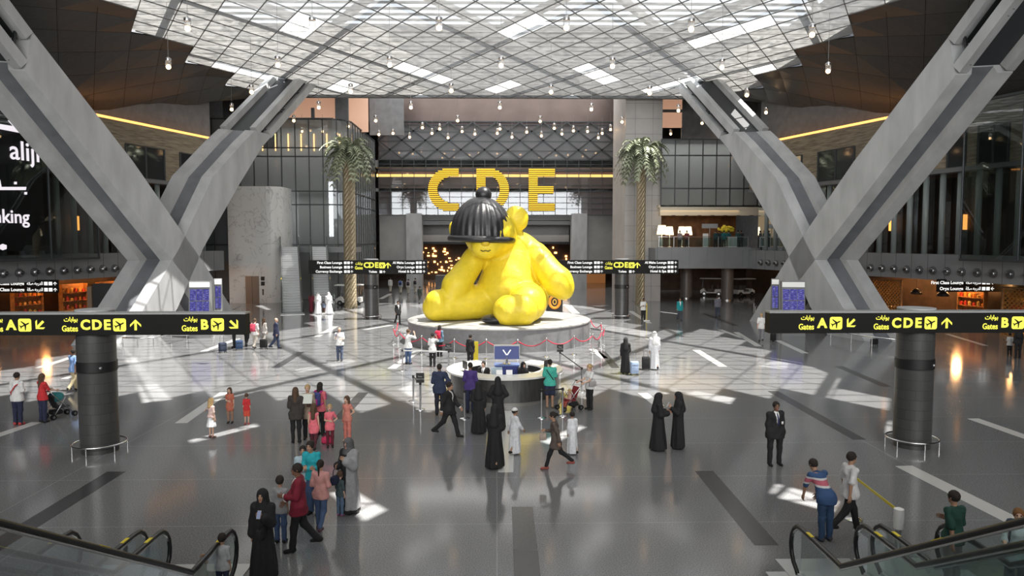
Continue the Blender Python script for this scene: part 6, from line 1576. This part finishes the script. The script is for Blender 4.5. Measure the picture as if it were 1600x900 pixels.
for dx, l in ((-.85, 'man'), (.75, 'woman')):
    t = thing('office_chair', 'black office chair under the seated %s inside the desk' % l, 'chair', (DX+dx, DY-.2, 0)); mb = MB(); rbox(mb, (0, .0, .43), (.48, .46, .08), .03); mb.build('seat', black, t, smooth=True); mb = MB(); rbox(mb, (0, .3, .85), (.44, .06, .5), .03); mb.build('backrest', black, t, smooth=True); mb = MB(); mb.cyl((0, .05, .05), .04, .36, 12); mb.build('stem', steel, t)
    for k in range(5): a = 2*PI*k/5; mb = MB(); mb.bar((0, .05, .07), (.28*math.cos(a), .05+.28*math.sin(a), .04), .05, .04); mb.build('leg', steel, t)
P(1289, 845, 1.72, -165, 'man in blue shirt with pink and white stripes bending forward, lower right', top=stripe, bottom=('trousers', (.025, .06, .13)), sleeve=.45, skin='m', lean=38, arms=('low', 'low'), shoes=(.05, .05, .06))
P(1326, 832, 1.76, 100, 'man in white polo shirt and black trousers walking right, lower right', top=(.62, .62, .62), bottom=('trousers', BK), sleeve=.45, skin='m', walk=1.0, arms=('back', 'down'))
P(1486, 918, 1.74, 200, 'man in dark green polo shirt on the right escalator', top=(.012, .055, .04), bottom=('trousers', (.2, .2, .19)), sleeve=.48, skin='m', arms=('hold', 'back'))
J = P(1585, 945, 1.66, -30, 'auburn haired boy with a pale T-shirt at the right edge of the photo', top=(.5, .6, .62), bottom=('trousers', NV), sleeve=.45, skin='l', hair=('short', (.2, .09, .03)), arms=('side', 'down')); backpack(J, (.03, .05, .08), (.02, .03, .05), 'dark backpack on the boy at the right edge')
P(349, 936, 1.12, 178, 'small boy in pale grey shirt reaching for the left escalator rail', top=(.42, .43, .44), bottom=('trousers', NV), sleeve=.5, skin='m', child=True, arms=('down', 'out'))
P(1189, 534, 1.74, 160, 'man in white T-shirt pulling a black case towards the right flight boards', top=WT, bottom=('trousers', (.2, .2, .22)), sleeve=.45, skin='l', hair=('short', HBL), walk=.6, arms=('back', 'back')); suitcase(flr(1208, 534), BK, 'black case tilted behind the man in white at the right boards', .5, .45, .36, .22)
P(1062, 501, 1.74, 5, 'person in teal jacket walking towards us right of the bear', jacket=(.01, .25, .27), top=WT, bottom=('trousers', (.06, .07, .09)), skin='m', walk=.3, fem=True, hair=('bun', HB))
P(1121, 496, 1.74, 178, 'person in grey shirt with a dark shoulder bag walking away right of the bear', top=(.13, .13, .16), bottom=('trousers', (.04, .05, .08)), skin='m', walk=.3)
J = P(1005, 501, 1.72, 10, 'cleaner in white shirt beside the right far column with a yellow handled mop', top=WT, bottom=('trousers', BK), skin='d', arms=('hold', 'hold'), sleeve=.45)
q = toworld(J, (.16, -.3, 0)); t = thing('mop', 'yellow handled mop held by the cleaner in white', 'mop', q); mb = MB(); mb.cyl((0, 0, .04), .03, 1.35, 8); mb.build('handle', yelp, t); mb = MB(); rbox(mb, (0, 0, .03), (.5, .14, .05), .02); mb.build('head', white, t)
P(622, 507, 1.72, 35, 'woman in black uniform walking left of the platform', jacket=BK, top=WT, bottom=('trousers', BK), skin='m', walk=.5, fem=True, hair=('bun', HB))
P(656, 475, 1.72, 150, 'person in dark green clothes behind the left foot of the bear', top=(.04, .05, .04), bottom=('trousers', (.05, .05, .045)), skin='m', walk=.3)
far = [(610, 457, 'pale top', (.5, .5, .48), 'far off person in pale top, leftmost of the walkers under the sign'), (626, 459, 'blue', (.35, .36, .38), 'far off walker with blue backpack under the sign'), (638, 460, 'white', (.55, .5, .48), 'far off walker in white with dark backpack under the sign'), (649, 458, 'grey', (.4, .4, .4), 'far off walker in grey, rightmost under the sign')]
for px, py, nm, c, l in far:
    J = P(px, py, 1.74, 178, l, top=c, bottom=('trousers', (.4, .36, .3)), skin='l', walk=.4)
    if nm != 'pale top': backpack(J, (.03, .08, .3) if nm == 'blue' else (.04, .03, .04), BK, '%s backpack on a walker far off under the left sign' % ('blue' if nm == 'blue' else 'small dark' if nm == 'white' else 'grey shadowed'))
P(497, 491, 1.78, 175, 'man in white robe and head cloth by the escalators, left one of the pair', robe=((.7, .71, .74), 'n', .28), hair=('ghutra', WT), skin='m')
P(514, 491, 1.8, 182, 'man in white robe and head cloth by the escalators, right one of the pair', robe=((.7, .71, .74), 'n', .3), hair=('ghutra', WT), skin='m')
P(487, 488, 1.66, 170, 'woman in maroon dress left of the two men in white', robe=((.16, .02, .035), 'n', .2), hair=('long', HB), skin='m', fem=True)
P(506, 489, .95, 178, 'small child in brown between the two men in white', top=(.2, .25, .36), bottom=('trousers', (.1, .05, .03)), child=True, skin='m')
J = P(399, 545, 1.72, 165, 'traveller with a pink backpack near the right end of the left sign', top=WT, bottom=('trousers', (.5, .46, .4)), skin='l', sleeve=.45, walk=.4, hair=('short', HBR)); backpack(J, (.65, .08, .14), (.45, .04, .08), 'pink backpack on the traveller near the left sign')
P(413, 541, 1.64, 150, 'woman in pale blouse just right of the pink backpack', top=(.65, .6, .56), bottom=('trousers', (.5, .46, .42)), hair=('long', HBR), skin='l', fem=True, walk=.4)
P(432, 545, 1.76, 100, 'man in navy jacket walking right with a hood down', jacket=NV, top=(.1, .12, .18), bottom=('trousers', (.03, .045, .09)), skin='l', walk=.5, hair=('none', HB))
P(386, 541, 1.7, 170, 'person in black beside the luggage near the left sign', top=BK, bottom=('trousers', BK), skin='m', walk=.3)
P(366, 543, 1.66, -80, 'person in dark blue bending over luggage near the left sign', top=NV, bottom=('trousers', BK), skin='m', lean=20, arms=('low', 'low'))
for i, (px, py, c, l) in enumerate(((348, 551, (.03, .04, .07), 'dark blue wheeled bag, leftmost of the luggage by the left sign'), (374, 547, (.03, .06, .13), 'blue wheeled bag, middle of the luggage by the left sign'), (412, 545, BK, 'black wheeled bag behind the pink backpack'))): suitcase(flr(px, py), c, l, .8-i*.5, .5, .4, .26)
J = P(1577, 556, 1.2, 150, 'child in white T-shirt under the right sign', top=WT, bottom=('trousers', BK), child=True, skin='m', sleeve=.45)
P(1590, 560, 1.62, 170, 'person in dark clothes at the right edge under the sign', top=BK, bottom=('trousers', BK), skin='m', fem=True, hair=('hijab', BK))
P(1433, 538, 1.7, 170, 'person half hidden behind the right gate sign', top=(.35, .2, .14), bottom=('trousers', (.2, .12, .1)), skin='m', walk=.4); suitcase(flr(1366, 540), BK, 'black bag on the floor under the left half of the right sign', .3, .34, .4, .26)
P(338, 497, 1.7, 160, 'person with red bag walking by the left girder', top=(.5, .1, .12), bottom=('trousers', BK), skin='m', walk=.4)
# people on the balcony and by it
for i, (px, y, c, f, l) in enumerate(((1062, 74.2, (.25, .2, .22), 150, 'seated looking guest in mauve by the balcony lamps'), (1073, 74.6, (.2, .05, .05), 170, 'guest in dark red by the balcony lamps'), (1118, 73.6, (.015, .05, .055), 180, 'balcony staff in dark teal, leftmost of the group'), (1124, 74.2, (.02, .03, .035), 170, 'balcony staff in black behind the leftmost one'), (1131, 73.5, (.01, .12, .13), 178, 'balcony staff in bright teal in the middle of the group'), (1138, 74.3, (.012, .1, .11), 190, 'balcony staff in teal behind the middle one'), (1153, 73.6, (.015, .06, .06), 175, 'balcony staff in dark teal, right of the white desk'), (1158, 74.4, (.03, .03, .035), 180, 'balcony staff in black, rightmost of the group'))):
    q = at(px, 380, y); P(0, 0, 1.72, f, l, top=c, bottom=('trousers', BK), skin='m', xyz=(q.x, y, 5.5), arms=('belly', 'belly') if i % 2 else ('down', 'hold'))
# yellow belt barrier by the right escalators
A = flr(1402, 872); B = flr(1334, 812)
t = thing('belt_post', 'steel belt post with a white cover between the right foreground escalators', 'barrier post', A)
mb = MB(); mb.lathe([(.17, 0), (.17, .02), (.05, .05), (.04, .06)], 20); mb.build('base', steel, t, smooth=True, angle=40)
mb = MB(); mb.cyl((0, 0, .04), .06, .9, 14); mb.build('pole', steel, t, smooth=True, angle=40)
mb = MB(); mb.lathe([(.09, .6), (.1, .8), (.095, 1.0), (.05, 1.02)], 14); mb.build('white_cover', white, t, smooth=True, angle=50)
t = thing('belt_post', 'steel post holding the far end of the yellow belt', 'barrier post', B)
for o in bp: c = o.copy(); COL.objects.link(c); c.parent = t
mb = MB(); mb.bar(A+Vector((0, 0, .95)), B+Vector((0, 0, .97)), .012, .055); tag(mb.build('yellow_belt', yelp), 'yellow belt stretched between the escalator post and the man in white polo', 'belt')
